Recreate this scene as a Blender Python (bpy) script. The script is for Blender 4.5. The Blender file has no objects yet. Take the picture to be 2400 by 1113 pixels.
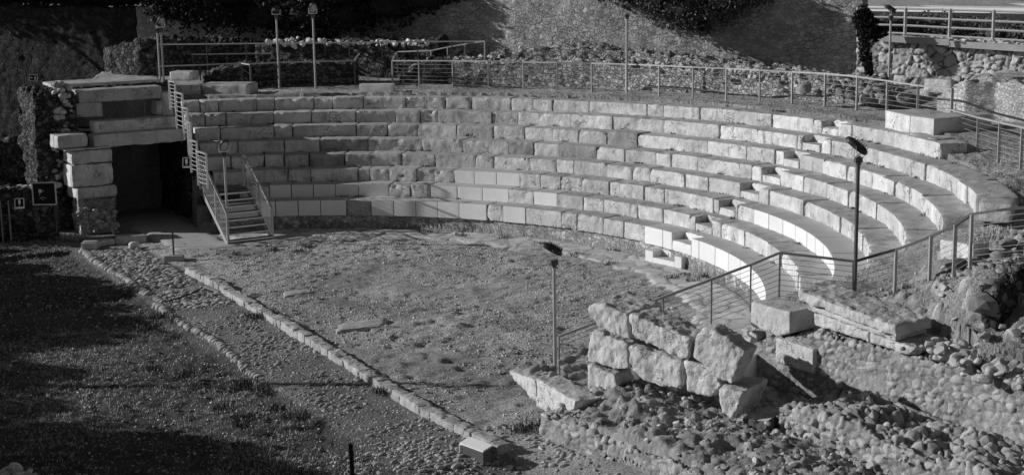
import bpy, math, random
import numpy as np
from math import radians, sin, cos, pi
random.seed(7); RNG=np.random.default_rng(11)
scn=bpy.context.scene; COL=scn.collection
# ------------------------------------------------------------------ camera
D0,CH,YAW,PIT,ROL,FPX=36.0562,7.7454+0.95,0.1806,0.18708,-0.0154,3530.8
CAMP=np.array([0,-D0,CH])
FW=np.array([sin(YAW)*cos(PIT),cos(YAW)*cos(PIT),-sin(PIT)])
_r=np.array([cos(YAW),-sin(YAW),0]); _u=np.cross(_r,FW)
RT=_r*cos(ROL)+_u*sin(ROL); UP=-_r*sin(ROL)+_u*cos(ROL)
def ray(u,v): return FW+(u-1200)/FPX*RT+(556.5-v)/FPX*UP
def G(u,v,z=0.):
    d=ray(u,v); return CAMP+d*((z-CH)/d[2])
def D(u,v,d): return CAMP+ray(u,v)*d
def Q(X):
    d=np.asarray(X,float)-CAMP; z=d@FW; return 1200+FPX*(d@RT)/z, 556.5-FPX*(d@UP)/z
def ZAT(x,y,v):            # height of the point above (x,y) seen on picture row v
    lo,hi=-5,25
    for _ in range(40):
        m=(lo+hi)/2
        if Q((x,y,m))[1]>v: lo=m
        else: hi=m
    return m
def PHI(u,R,z):            # angle on circle R seen at column u
    lo,hi=-50,125
    for _ in range(40):
        m=(lo+hi)/2; x=R*cos(radians(m)); y=R*sin(radians(m))
        if Q((x,y,z))[0]>u: lo=m
        else: hi=m
    return m
AX=radians(-71); E1=np.array([cos(AX),sin(AX),0]); E2=np.array([-sin(AX),cos(AX),0])
def AB(a,b,z=0.): return E1*a+E2*b+np.array([0,0,z])
def PA(u,v,a):
    d=ray(u,v); return CAMP+d*((a-CAMP@E1)/(d@E1))
def PB(u,v,b):
    d=ray(u,v); return CAMP+d*((b-CAMP@E2)/(d@E2))
cd=bpy.data.cameras.new('camera'); cam=bpy.data.objects.new('camera',cd); COL.objects.link(cam)
cd.sensor_width=36; cd.lens=FPX/2400*36; cd.clip_end=2000; cd.clip_start=.1
from mathutils import Matrix, Vector
cam.matrix_world=Matrix(((RT[0],UP[0],-FW[0],CAMP[0]),(RT[1],UP[1],-FW[1],CAMP[1]),(RT[2],UP[2],-FW[2],CAMP[2]),(0,0,0,1)))
scn.camera=cam
# ------------------------------------------------------------------ noise
def _h(ix,iy,iz,s):
    n=(ix*374761393+iy*668265263+iz*2147483647+s*1274126177)&0xffffffff
    n=((n^(n>>13))*1274126177)&0xffffffff; n=((n^(n>>16))*2246822519)&0xffffffff
    return ((n^(n>>15))&0xffffff)/16777216.0
def vn(P,sc=1.,seed=0):
    p=P/sc; i=np.floor(p).astype(np.int64); f=p-i; f=f*f*(3-2*f); o=0
    for a in (0,1):
        for b in (0,1):
            for c in (0,1):
                w=(f[:,0] if a else 1-f[:,0])*(f[:,1] if b else 1-f[:,1])*(f[:,2] if c else 1-f[:,2])
                o=o+w*_h(i[:,0]+a,i[:,1]+b,i[:,2]+c,seed)
    return o*2-1
def fbm(P,sc=1.,oc=3,seed=0):
    o=0;a=1.
    for k in range(oc): o=o+a*vn(P,sc/2**k,seed+k*17); a*=.5
    return o
def worley(P,seed=0,jit=.85):
    i=np.floor(P).astype(np.int64); N=len(P); f1=np.full(N,9.);f2=np.full(N,9.);idv=np.zeros(N)
    for a in (-1,0,1):
        for b in (-1,0,1):
            for c in (-1,0,1):
                X=i[:,0]+a;Y=i[:,1]+b;Z=i[:,2]+c
                d=np.sqrt((X+.5+jit*(_h(X,Y,Z,seed)-.5)-P[:,0])**2+(Y+.5+jit*(_h(X,Y,Z,seed+1)-.5)-P[:,1])**2+(Z+.5+jit*(_h(X,Y,Z,seed+2)-.5)-P[:,2])**2)
                n=d<f1; f2=np.where(n,f1,np.minimum(f2,d)); idv=np.where(n,_h(X,Y,Z,seed+3),idv); f1=np.where(n,d,f1)
    return f1,f2,idv
def ss(a,b,x): t=np.clip((x-a)/(b-a),0,1); return t*t*(3-2*t)
# ------------------------------------------------------------------ object helpers
def tag(o,label=None,cat=None,group=None,kind=None):
    if label: o['label']=label
    if cat: o['category']=cat
    if group: o['group']=group
    if kind: o['kind']=kind
    return o
def obj(name,V,F,m,parent=None,alb=None,smooth=False,loc=None):
    me=bpy.data.meshes.new(name); V=np.asarray(V,dtype=np.float64)
    if loc is None and parent is not None: loc=np.array(parent['_o']) if '_o' in parent else None
    if isinstance(F,np.ndarray):
        nf,k=F.shape; me.vertices.add(len(V)); 
        me.loops.add(nf*k); me.polygons.add(nf)
        me.loops.foreach_set('vertex_index',F.astype(np.int32).ravel())
        me.polygons.foreach_set('loop_start',np.arange(0,nf*k,k,dtype=np.int32))
        W=V-(loc if loc is not None else 0)
        me.vertices.foreach_set('co',W.astype(np.float32).ravel()); me.update(calc_edges=True)
    else:
        me.from_pydata((V-(loc if loc is not None else 0)).tolist(),[],[list(map(int,f)) for f in F]); me.update()
    if smooth: me.polygons.foreach_set('use_smooth',np.ones(len(me.polygons),bool))
    if alb is not None:
        at=me.attributes.new('alb','FLOAT','POINT'); at.data.foreach_set('value',np.asarray(alb,np.float32))
    ms=m if isinstance(m,(list,tuple)) else [m]
    for q in ms: me.materials.append(q)
    o=bpy.data.objects.new(name,me); COL.objects.link(o)
    if parent is not None: o.parent=parent
    elif loc is not None: o.location=loc
    return o
def thing(name,loc,label,cat,group=None):
    o=bpy.data.objects.new(name,None); COL.objects.link(o); o.location=loc; o.empty_display_size=.2
    o['_o']=[float(t) for t in loc]; return tag(o,label,cat,group)
class MB:
    def __init__(s): s.V=[];s.F=[]
    def n(s): return len(s.V)
    def quadbox(s,P8):
        k=s.n(); s.V+= [tuple(p) for p in P8]
        s.F+=[(k,k+3,k+2,k+1),(k+4,k+5,k+6,k+7),(k,k+1,k+5,k+4),(k+1,k+2,k+6,k+5),(k+2,k+3,k+7,k+6),(k+3,k,k+4,k+7)]
        return s
    def box(s,c,ax,ay,az,hx,hy,hz):
        c=np.asarray(c,float);ax=np.asarray(ax,float)*hx;ay=np.asarray(ay,float)*hy;az=np.asarray(az,float)*hz
        s.quadbox([c-ax-ay-az,c+ax-ay-az,c+ax+ay-az,c-ax+ay-az,c-ax-ay+az,c+ax-ay+az,c+ax+ay+az,c-ax+ay+az]); return s
    def bar(s,p,q,w,h,up=(0,0,1)):
        p=np.asarray(p,float);q=np.asarray(q,float);d=q-p;L=np.linalg.norm(d);d/=L
        a=np.cross(d,up); 
        if np.linalg.norm(a)<1e-3: a=np.cross(d,(1,0,0))
        a/=np.linalg.norm(a); b=np.cross(a,d); return s.box((p+q)/2,d,a,b,L/2,w/2,h/2)
    def tube(s,pts,r,n=8):
        pts=[np.asarray(p,float) for p in pts]; rs=r if isinstance(r,(list,tuple)) else [r]*len(pts); k=s.n()
        for i,p in enumerate(pts):
            d=pts[min(i+1,len(pts)-1)]-pts[max(i-1,0)]; d=d/np.linalg.norm(d)
            a=np.cross(d,(0,0,1)); a=np.cross(d,(1,0,0)) if np.linalg.norm(a)<.2 else a; a/=np.linalg.norm(a); b=np.cross(d,a)
            for j in range(n):
                t=2*pi*j/n; s.V.append(tuple(p+rs[i]*(a*cos(t)+b*sin(t))))
        for i in range(len(pts)-1):
            for j in range(n): s.F.append((k+i*n+j,k+i*n+(j+1)%n,k+(i+1)*n+(j+1)%n,k+(i+1)*n+j))
        s.F.append(tuple(k+j for j in range(n))[::-1]); s.F.append(tuple(k+(len(pts)-1)*n+j for j in range(n))); return s
    def build(s,name,m,parent=None,smooth=False,**k): return obj(name,s.V,s.F,m,parent,smooth=smooth,**k)
# ------------------------------------------------------------------ materials (all neutral greys: a black and white photograph)
def g(v): return (v,v,v,1)
def mat(name,base,var=.25,vs=1.5,bump=.3,bs=.03,rough=.9,attr=False,stain=0.,metal=0.,rnd=0.,crack=0.,bd=.01,spk=0.,streak=0.):
    m=bpy.data.materials.new(name); m.use_nodes=True; nt=m.node_tree; N=nt.nodes; Lk=nt.links.new; b=N['Principled BSDF']
    b.inputs['Roughness'].default_value=rough; b.inputs['Metallic'].default_value=metal
    b.inputs['Specular IOR Level'].default_value=.25 if not metal else .5
    tc=N.new('ShaderNodeTexCoord'); geo=N.new('ShaderNodeNewGeometry')
    pos=geo.outputs['Position']
    def noise(sc,det=6,rg=.6,vec=pos):
        n=N.new('ShaderNodeTexNoise'); n.inputs['Scale'].default_value=sc; n.inputs['Detail'].default_value=det; n.inputs['Roughness'].default_value=rg; Lk(vec,n.inputs['Vector']); return n.outputs['Fac']
    def rng(x,a,bb,c,d):
        n=N.new('ShaderNodeMapRange'); n.inputs[1].default_value=a;n.inputs[2].default_value=bb;n.inputs[3].default_value=c;n.inputs[4].default_value=d; Lk(x,n.inputs[0]); return n.outputs[0]
    def ma(op,x,y):
        n=N.new('ShaderNodeMath'); n.operation=op
        for i,t in enumerate((x,y)):
            if isinstance(t,(int,float)): n.inputs[i].default_value=t
            else: Lk(t,n.inputs[i])
        return n.outputs[0]
    v=rng(noise(1/vs),.3,.7,1-var,1+var)
    v=ma('MULTIPLY',v,rng(noise(8/vs+6),.3,.7,1-var*.6,1+var*.6))
    if attr:
        a=N.new('ShaderNodeAttribute'); a.attribute_name='alb'; v=ma('MULTIPLY',v,a.outputs['Fac'])
    if rnd:
        oi=N.new('ShaderNodeObjectInfo'); v=ma('MULTIPLY',v,rng(oi.outputs['Random'],0,1,1-rnd,1+rnd))
    if stain:
        v=ma('MULTIPLY',v,rng(noise(1.1,7,.7),.56,.68,1,1-stain))
    if streak:
        mp=N.new('ShaderNodeMapping'); mp.inputs['Scale'].default_value=(1,1,.22); Lk(pos,mp.inputs[0])
        v=ma('MULTIPLY',v,rng(noise(5.5,8,.72,mp.outputs[0]),.55,.72,1,1-streak))
    if spk:
        v=ma('MULTIPLY',v,rng(noise(45,3,.5),.35,.65,1-spk,1+spk))
    ck=None
    if crack:
        wn=N.new('ShaderNodeTexNoise'); wn.inputs['Scale'].default_value=2.2; wn.inputs['Detail'].default_value=5; Lk(pos,wn.inputs['Vector'])
        mx=N.new('ShaderNodeVectorMath'); mx.operation='MULTIPLY_ADD'; Lk(wn.outputs['Color'],mx.inputs[0]); mx.inputs[1].default_value=(1.1,1.1,1.1); Lk(pos,mx.inputs[2])
        mp2=N.new('ShaderNodeMapping'); mp2.inputs['Scale'].default_value=(1,1,2.6); Lk(mx.outputs[0],mp2.inputs[0])
        vo=N.new('ShaderNodeTexVoronoi'); vo.feature='DISTANCE_TO_EDGE'; vo.inputs['Scale'].default_value=1.9; Lk(mp2.outputs[0],vo.inputs['Vector'])
        ck=rng(vo.outputs['Distance'],0,.035,0,1)
        ck=ma('MAXIMUM',ck,rng(noise(1.3,4),.54,.62,1,0))
        v=ma('MULTIPLY',v,rng(ck,0,1,1-crack,1))
    v=ma('MULTIPLY',v,base)
    cb=N.new('ShaderNodeCombineColor'); 
    for i in range(3): Lk(v,cb.inputs[i])
    Lk(cb.outputs[0],b.inputs['Base Color'])
    if bump:
        h=noise(.25/bs,8,.65); h2=noise(1.6/bs,4,.6); h=ma('ADD',h,ma('MULTIPLY',h2,.4))
        if ck is not None: h=ma('ADD',h,ma('MULTIPLY',ck,.5))
        bp=N.new('ShaderNodeBump'); bp.inputs['Strength'].default_value=bump; bp.inputs['Distance'].default_value=bd; Lk(h,bp.inputs['Height']); Lk(bp.outputs[0],b.inputs['Normal'])
    return m
M_old=mat('old_limestone',.63,.24,.5,1.,.05,stain=.45,rnd=.18,crack=.65,bd=.05,streak=.6)
M_stain=mat('stained_limestone',.36,.3,.4,.9,.05,stain=.5,rnd=.12,crack=.75,bd=.03,streak=.6)
M_new=mat('new_limestone',.76,.05,.8,.25,.04,rnd=.05,bd=.01,spk=.03)
M_top=mat('weathered_top',.40,.22,.4,.9,.06,stain=.3,rnd=.1,bd=.03,spk=.12)
M_ntop=mat('new_stone_top',.46,.08,.8,.4,.05,rnd=.06,bd=.01,spk=.05)
M_blk=mat('rough_limestone',.62,.15,.3,1.,.04,rnd=.08,crack=.45,bd=.045,spk=.08)
M_btop=mat('lichened_top',.48,.25,.3,1.,.05,bd=.04,spk=.2)
def mason(name,base,sx,sz,joint=.5,jw=.1,tone=(.65,1.35),bd=.05,plaster=.0,seed=0.,attr=True,spk=.12,dist=.35,rough_bump=.5):
    m=mat(name,base,.18,.6,0,.05,attr=attr,spk=spk); nt=m.node_tree; N=nt.nodes; Lk=nt.links.new; b=N['Principled BSDF']
    geo=N.new('ShaderNodeNewGeometry'); mp=N.new('ShaderNodeMapping'); mp.inputs['Scale'].default_value=(1/sx,1/sx,1/sz); mp.inputs['Location'].default_value=(seed,seed*.7,seed*1.3); Lk(geo.outputs['Position'],mp.inputs[0])
    nz=N.new('ShaderNodeTexNoise'); nz.inputs['Scale'].default_value=1.3; nz.inputs['Detail'].default_value=3; Lk(mp.outputs[0],nz.inputs['Vector'])
    mx=N.new('ShaderNodeVectorMath'); mx.operation='MULTIPLY_ADD'; Lk(nz.outputs['Color'],mx.inputs[0]); mx.inputs[1].default_value=(dist*2,)*3; Lk(mp.outputs[0],mx.inputs[2])
    ve=N.new('ShaderNodeTexVoronoi'); ve.feature='DISTANCE_TO_EDGE'; ve.inputs['Scale'].default_value=1; Lk(mx.outputs[0],ve.inputs['Vector'])
    vc=N.new('ShaderNodeTexVoronoi'); vc.feature='F1'; vc.inputs['Scale'].default_value=1; Lk(mx.outputs[0],vc.inputs['Vector'])
    def rng(x,a,bb,c,d):
        n=N.new('ShaderNodeMapRange'); n.inputs[1].default_value=a;n.inputs[2].default_value=bb;n.inputs[3].default_value=c;n.inputs[4].default_value=d; Lk(x,n.inputs[0]); return n.outputs[0]
    def ma(op,x,y):
        n=N.new('ShaderNodeMath'); n.operation=op
        for i,t in enumerate((x,y)):
            if isinstance(t,(int,float)): n.inputs[i].default_value=t
            else: Lk(t,n.inputs[i])
        return n.outputs[0]
    sp=N.new('ShaderNodeSeparateColor'); Lk(vc.outputs['Color'],sp.inputs[0])
    jm=rng(ve.outputs['Distance'],.015,jw,0,1)
    nb=N.new('ShaderNodeTexNoise'); nb.inputs['Scale'].default_value=.9/sx*2; nb.inputs['Detail'].default_value=8; nb.inputs['Roughness'].default_value=.7; Lk(geo.outputs['Position'],nb.inputs['Vector'])
    if plaster:
        pn=N.new('ShaderNodeTexNoise'); pn.inputs['Scale'].default_value=.8; pn.inputs['Detail'].default_value=5; Lk(geo.outputs['Position'],pn.inputs['Vector'])
        pm=rng(pn.outputs['Fac'],.5-.12*plaster,.62-.1*plaster,0,plaster); jm=ma('MAXIMUM',jm,pm)
    col=ma('MULTIPLY',rng(sp.outputs[0],0,1,*tone),rng(jm,0,1,joint,1))
    cc=b.inputs['Base Color'].links[0].from_node; old=cc.inputs[0].links[0].from_socket; v=ma('MULTIPLY',old,col)
    for i in range(3): Lk(v,cc.inputs[i])
    h=ma('ADD',ma('MULTIPLY',jm,rng(sp.outputs[1],0,1,.5,1.1)),ma('MULTIPLY',nb.outputs['Fac'],rough_bump))
    bp=N.new('ShaderNodeBump'); bp.inputs['Strength'].default_value=1; bp.inputs['Distance'].default_value=bd; Lk(h,bp.inputs['Height']); Lk(bp.outputs[0],b.inputs['Normal'])
    return m
M_mas=mason('rubble_masonry',.42,.155,.115,.76,.075,bd=.04,tone=(.6,1.35),rough_bump=1.1,dist=.45,plaster=.45)
M_stone=mat('wall_stones',.42,.2,.15,1.,.025,attr=True,bd=.04,spk=.15)
M_earth=mat('earthy_rubble',.42,.3,.25,1.,.03,attr=True,bd=.06,spk=.25)
M_brick=mason('squared_masonry',.44,.15,.09,.86,.06,bd=.03,tone=(.75,1.2),dist=.12)
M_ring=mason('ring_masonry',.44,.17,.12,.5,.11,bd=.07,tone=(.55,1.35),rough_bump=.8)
M_masd=mason('shade_toned_masonry',.085,.22,.16,.35,.16,bd=.06,tone=(.4,1.9))  # masonry of the shaded walls, its shade deepened by a low base colour
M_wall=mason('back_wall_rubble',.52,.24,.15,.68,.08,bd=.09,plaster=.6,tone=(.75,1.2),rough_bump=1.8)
M_walld=mason('shade_toned_wall_rubble',.026,.34,.24,.6,.08,bd=.06,tone=(.6,1.6))  # same wall as back_wall_rubble, shade of its left stretch put into the colour
M_ret=mat('boulder_wall',.48,.2,.3,.8,.06,attr=True,bd=.03,spk=.08)
M_cob=mat('cobble',.38,.2,.2,.6,.03,attr=True,bd=.012,spk=.1)
M_ground=mat('soil_and_turf',.56,.2,1.6,1.,.02,attr=True,bd=.16,spk=.55)
M_kerb=mat('kerb_limestone',.40,.2,.3,1.,.04,rnd=.2,bd=.03,spk=.1)
M_slab=mat('slab_stone',.42,.2,.3,1.,.04,bd=.03,spk=.1)
M_gravel=mat('pale_gravel',.40,.08,1.,.8,.02,bd=.015,spk=.25)
M_pave=mat('flagstones',.52,.15,.5,.6,.05,attr=True,bd=.02,spk=.1)
M_steel=mat('galvanised_steel',.42,.1,.3,.1,.02,rough=.5,metal=.35,bd=.002)
M_bright=mat('brushed_steel',.62,.06,.3,.05,.02,rough=.38,metal=.55,bd=.002)
M_dsteel=mat('dark_steel',.10,.1,.3,.1,.02,rough=.5,metal=.3,bd=.002)
M_head=mat('lamp_housing',.05,.1,.3,.1,.02,rough=.45,bd=.002)
M_glass=mat('lamp_glass',.45,.03,.3,0,.02,rough=.12)
M_black=mat('black_panel',.015,.1,.5,0,.02,rough=.4)
M_white=mat('white_paint',.75,.03,.5,.05,.02,rough=.5)
M_rubber=mat('cable',.03,.1,.5,0,.02)
M_leafd=mat('dark_leaves',.02,.35,.3,0,.1,rough=.7)
M_leaf=mat('ivy_leaves',.09,.4,.15,0,.1,rough=.45)
M_grass=mat('grass_blades',.44,.35,.5,0,.1,rough=.8)
M_weed=mat('weed_leaves',.075,.35,.2,0,.1,rough=.8)
M_bark=mat('bark',.08,.2,.2,.5,.05)
M_conc=mat('concrete',.38,.12,.6,.3,.04,stain=.2,bd=.01)
M_asph=mat('asphalt',.04,.15,1.5,.3,.02)
# ------------------------------------------------------------------ rough block
def cube_grid(nx,ny,nz):
    idx={};V=[];F=[]
    def vid(i,j,k):
        t=(i,j,k)
        if t not in idx: idx[t]=len(V); V.append((i/nx,j/ny,k/nz))
        return idx[t]
    for i in range(nx):
        for j in range(ny):
            F.append((vid(i,j,nz),vid(i+1,j,nz),vid(i+1,j+1,nz),vid(i,j+1,nz)))
            F.append((vid(i,j,0),vid(i,j+1,0),vid(i+1,j+1,0),vid(i+1,j,0)))
    top=len(F)
    for i in range(nx):
        for k in range(nz):
            F.append((vid(i,0,k),vid(i+1,0,k),vid(i+1,0,k+1),vid(i,0,k+1)))
            F.append((vid(i,ny,k),vid(i,ny,k+1),vid(i+1,ny,k+1),vid(i+1,ny,k)))
    for j in range(ny):
        for k in range(nz):
            F.append((vid(0,j,k),vid(0,j,k+1),vid(0,j+1,k+1),vid(0,j+1,k)))
            F.append((vid(nx,j,k),vid(nx,j+1,k),vid(nx,j+1,k+1),vid(nx,j,k+1)))
    mi=np.zeros(len(F),int); mi[0:top:2]=1
    return np.array(V),np.array(F),mi
def rough_box(w,d,h,res=.08,rd=.03,amp=.01,sc=.2,seed=0,facet=0.,chip=0):
    nx,ny,nz=[max(2,min(40,int(round(t/res)))) for t in (w,d,h)]
    V,F,mi=cube_grid(nx,ny,nz); S=np.array([w,d,h]); P=V*S
    # push grid lines towards the edges so that the rounding has vertices
    rd_=min(rd,min(w,d,h)*.45)
    C=np.clip(P,rd_,S-rd_); dl=P-C; L=np.linalg.norm(dl,axis=1,keepdims=True); P=C+np.where(L>1e-9,dl/np.maximum(L,1e-9)*rd_,0)
    nrm=(P-S/2)/S; nrm/=np.maximum(np.linalg.norm(nrm,axis=1,keepdims=True),1e-6)
    q=P+seed*7.31
    # chip the edges more than the faces
    eg=((np.minimum(P,S-P)<.06).sum(1)>=2)
    P=P+nrm*(fbm(q,sc,4,seed)*amp-eg*np.abs(vn(q,.09,seed+5))*amp*1.6)[:,None]
    if chip:
        r_=random.Random(seed)
        for _ in range(chip):
            c=np.array([r_.uniform(0,w) if r_.random()<.6 else r_.choice([0,w]),0,h*r_.choice([1,1,1,0])]); rr=r_.uniform(.07,.2)
            dd=P-c; L=np.linalg.norm(dd*[1,1,1.2],axis=1); k=np.clip(1-L/rr,0,1)*(.5+.5*vn(q,.07,seed+8)); P=P+(S/2-c)/np.linalg.norm(S/2-c)*(k*rr*.8)[:,None]
    if facet:
        f1,f2,_=worley(q/ .42,seed); P=P+nrm*((f1-.5)*facet)[:,None]
    return P,F,mi
def sharp(o,ang=38):
    o.data.set_sharp_from_angle(angle=radians(ang))
def mkobj_mi(name,P,F,mi,mats,parent=None,smooth=True,loc=None):
    o=obj(name,P,F,mats,parent,loc=loc); o.data.polygons.foreach_set('material_index',mi.astype(np.int32))
    if smooth:
        o.data.polygons.foreach_set('use_smooth',np.ones(len(F),bool)); sharp(o)
    return o
def join(parts):
    Vs=[];Fs=[];Ms=[];k=0
    for P,F,mi in parts: Vs.append(P);Fs.append(F+k);Ms.append(mi);k+=len(P)
    return np.vstack(Vs),np.vstack(Fs),np.concatenate(Ms)
# ------------------------------------------------------------------ the ground: one sheet
def row_r(k): return 12.398+.7486*k       # front edge of tier k (0..7)
def row_z(k): return .95+.4*k
HR=RNG.random
CTRL=np.array([(17.6,-1.2,3.42),(17.,-4,3.33),(17.5,-6,3.25),(19.4,2.4,3.42),(20.5,-3,3.5),(22,2,3.6),(15.8,-8.2,2.7),(13.2,-11.5,2.95),(13.1,-10.6,2.6),(13,-9.9,2.25),(12.46,-9.4,1.95),(11.8,-8.9,1.88),(10.3,-9,1.75),
 (14.2,-9,2.4),(14.5,-11,2.75),(16,-12,2.95),(14,-13,2.5),(12.6,-12.5,2.0),(13.3,-14.5,1.8),(15,-15,2.0),(19,-9,3.7),(12.0,-11.5,1.6),(30,-5,4),(25,-15,4),(18,-6.8,3.1)])
def hnp(x,y,rough=True):
    sh=x.shape; x=x.ravel();y=y.ravel(); R=np.hypot(x,y); ph=np.degrees(np.arctan2(y,x)); a=x*E1[0]+y*E1[1]; b=x*E2[0]+y*E2[1]
    P=np.stack([x,y,0*x],1)
    z=np.zeros_like(x)
    if rough:
        inorch=(R<10.9)&(b>.8)&(a<10.8)
        lump=fbm(P*[.75,1.5,1],.34,4,3)
        z+=np.where(inorch,.030+.02*vn(P,2.,4),.014)*lump-np.where(inorch,.022*ss(.2,.6,vn(P*[.8,1.2,1],.21,19)),0)+.03*fbm(P,1.6,2,8)+np.where(inorch|(b<-1.4),.024,.012)*fbm(P*[.8,1.3,1],.15,2,13)
        z+=np.where((b<-1.5)&(a<14),.03*fbm(P,.12,3,5),0)
    z=z-.14*ss(-1.25,-1.6,b)*(a>-11.8)-.03*ss(.8,.6,b)
    z=z-.35*ss(11.3,13,a)*ss(2.,0,b)*ss(-6,-1,b)
    # under the seats
    k=np.clip(np.floor((R-12.45)/.7486),0,7); und=row_z(k)-.62
    cav=(R>12.5)&(R<19.0)&(a<11.0)&(ph>-75)&(ph<96)
    z=np.where(cav,und,z)
    # walkway behind the seats
    zw=3.83+(.022*fbm(P,.2,3,31)+.02*fbm(P,1.,2,9) if rough else 0)+.25*ss(21.8,24.5,R)
    up=(R>18.35)&(a<11.)&((ph<93)|((a<-18.2)&(b>.3+.37*(-a-18.2))&(a>-29)))&(ph>-75)
    z=np.where(up,zw,z)
    # right bank
    w=0;zz=0
    for cx,cy,cz in CTRL:
        q=1/((x-cx)**2+(y-cy)**2+.08)**1.6; w=w+q; zz=zz+q*cz
    zb=zz/w+(.05*fbm(P,.5,4,41)+.02*fbm(P,.12,2,42) if rough else 0)
    bank=((a>=11.02)&(b>7.5+.12*np.clip(a-13,0,20)))|((R>17.75)&(ph<-2)&(a>=0)&(b>7.6))
    zb2=np.where((R>17.75)&(ph<4),zw*ss(-4,2,ph)+zb*(1-ss(-4,2,ph)),zb)
    z=np.where(bank|((R>18.35)&(ph<4)&(ph>-80)&(a<11.02)&(b>7.6)),zb2,z)
    # rubble filled passage in front
    cor=(a>12.)&(b<6.9)&(b>2.4)
    z=np.where(cor,.1,z)
    # far land
    z=np.where((x>24)&(y>5),np.maximum(z,5.3*ss(24.5,26.5,.6*x+.8*(y)-4)),z)
    z=np.where(y>42,6.,z)
    return z.reshape(sh)
def ax_coords(lo,hi,st,far_lo,far_hi,g_=1.35):
    c=list(np.arange(lo,hi,st)); s=st; t=lo
    L=[]
    while t>far_lo: s*=g_; t-=s; L.append(t)
    s=st; t=c[-1]; U=[]
    while t<far_hi: s*=g_; t+=s; U.append(t)
    return np.array(L[::-1]+c+U)
xs=ax_coords(-8.6,19,.065,-300,300); ys=ax_coords(-15.2,12.6,.065,-60,10)
ys=ys[ys<12.6]; ys=np.concatenate([ys,np.arange(12.6,26,.16),ax_coords(26,27,.3,26,400)[1:]]); ys=np.unique(ys)
X,Y=np.meshgrid(xs,ys); Z=hnp(X,Y)
V=np.stack([X.ravel(),Y.ravel(),Z.ravel()],1); nx=len(xs);ny=len(ys)
ii=(np.arange(ny-1)[:,None]*nx+np.arange(nx-1)[None,:]).ravel(); F=np.stack([ii,ii+1,ii+nx+1,ii+nx],1)
Rg=np.hypot(V[:,0],V[:,1]); ag=V[:,:2]@E1[:2]; bg=V[:,:2]@E2[:2]
al=1+.12*fbm(V,1.5,3,77)
turf=ss(.05,.5,vn(V,2.2,71)+.5*vn(V,.7,72))
al=al*(1-.25*turf); al=np.where(bg<-1.35,al*.25,np.where(bg<.7,al*.58,al))  # soil left of the strip painted darker to deepen the tree shade there
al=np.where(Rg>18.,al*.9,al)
obj('ground',V,F,M_ground,alb=al,smooth=True)['kind']='structure'
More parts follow.
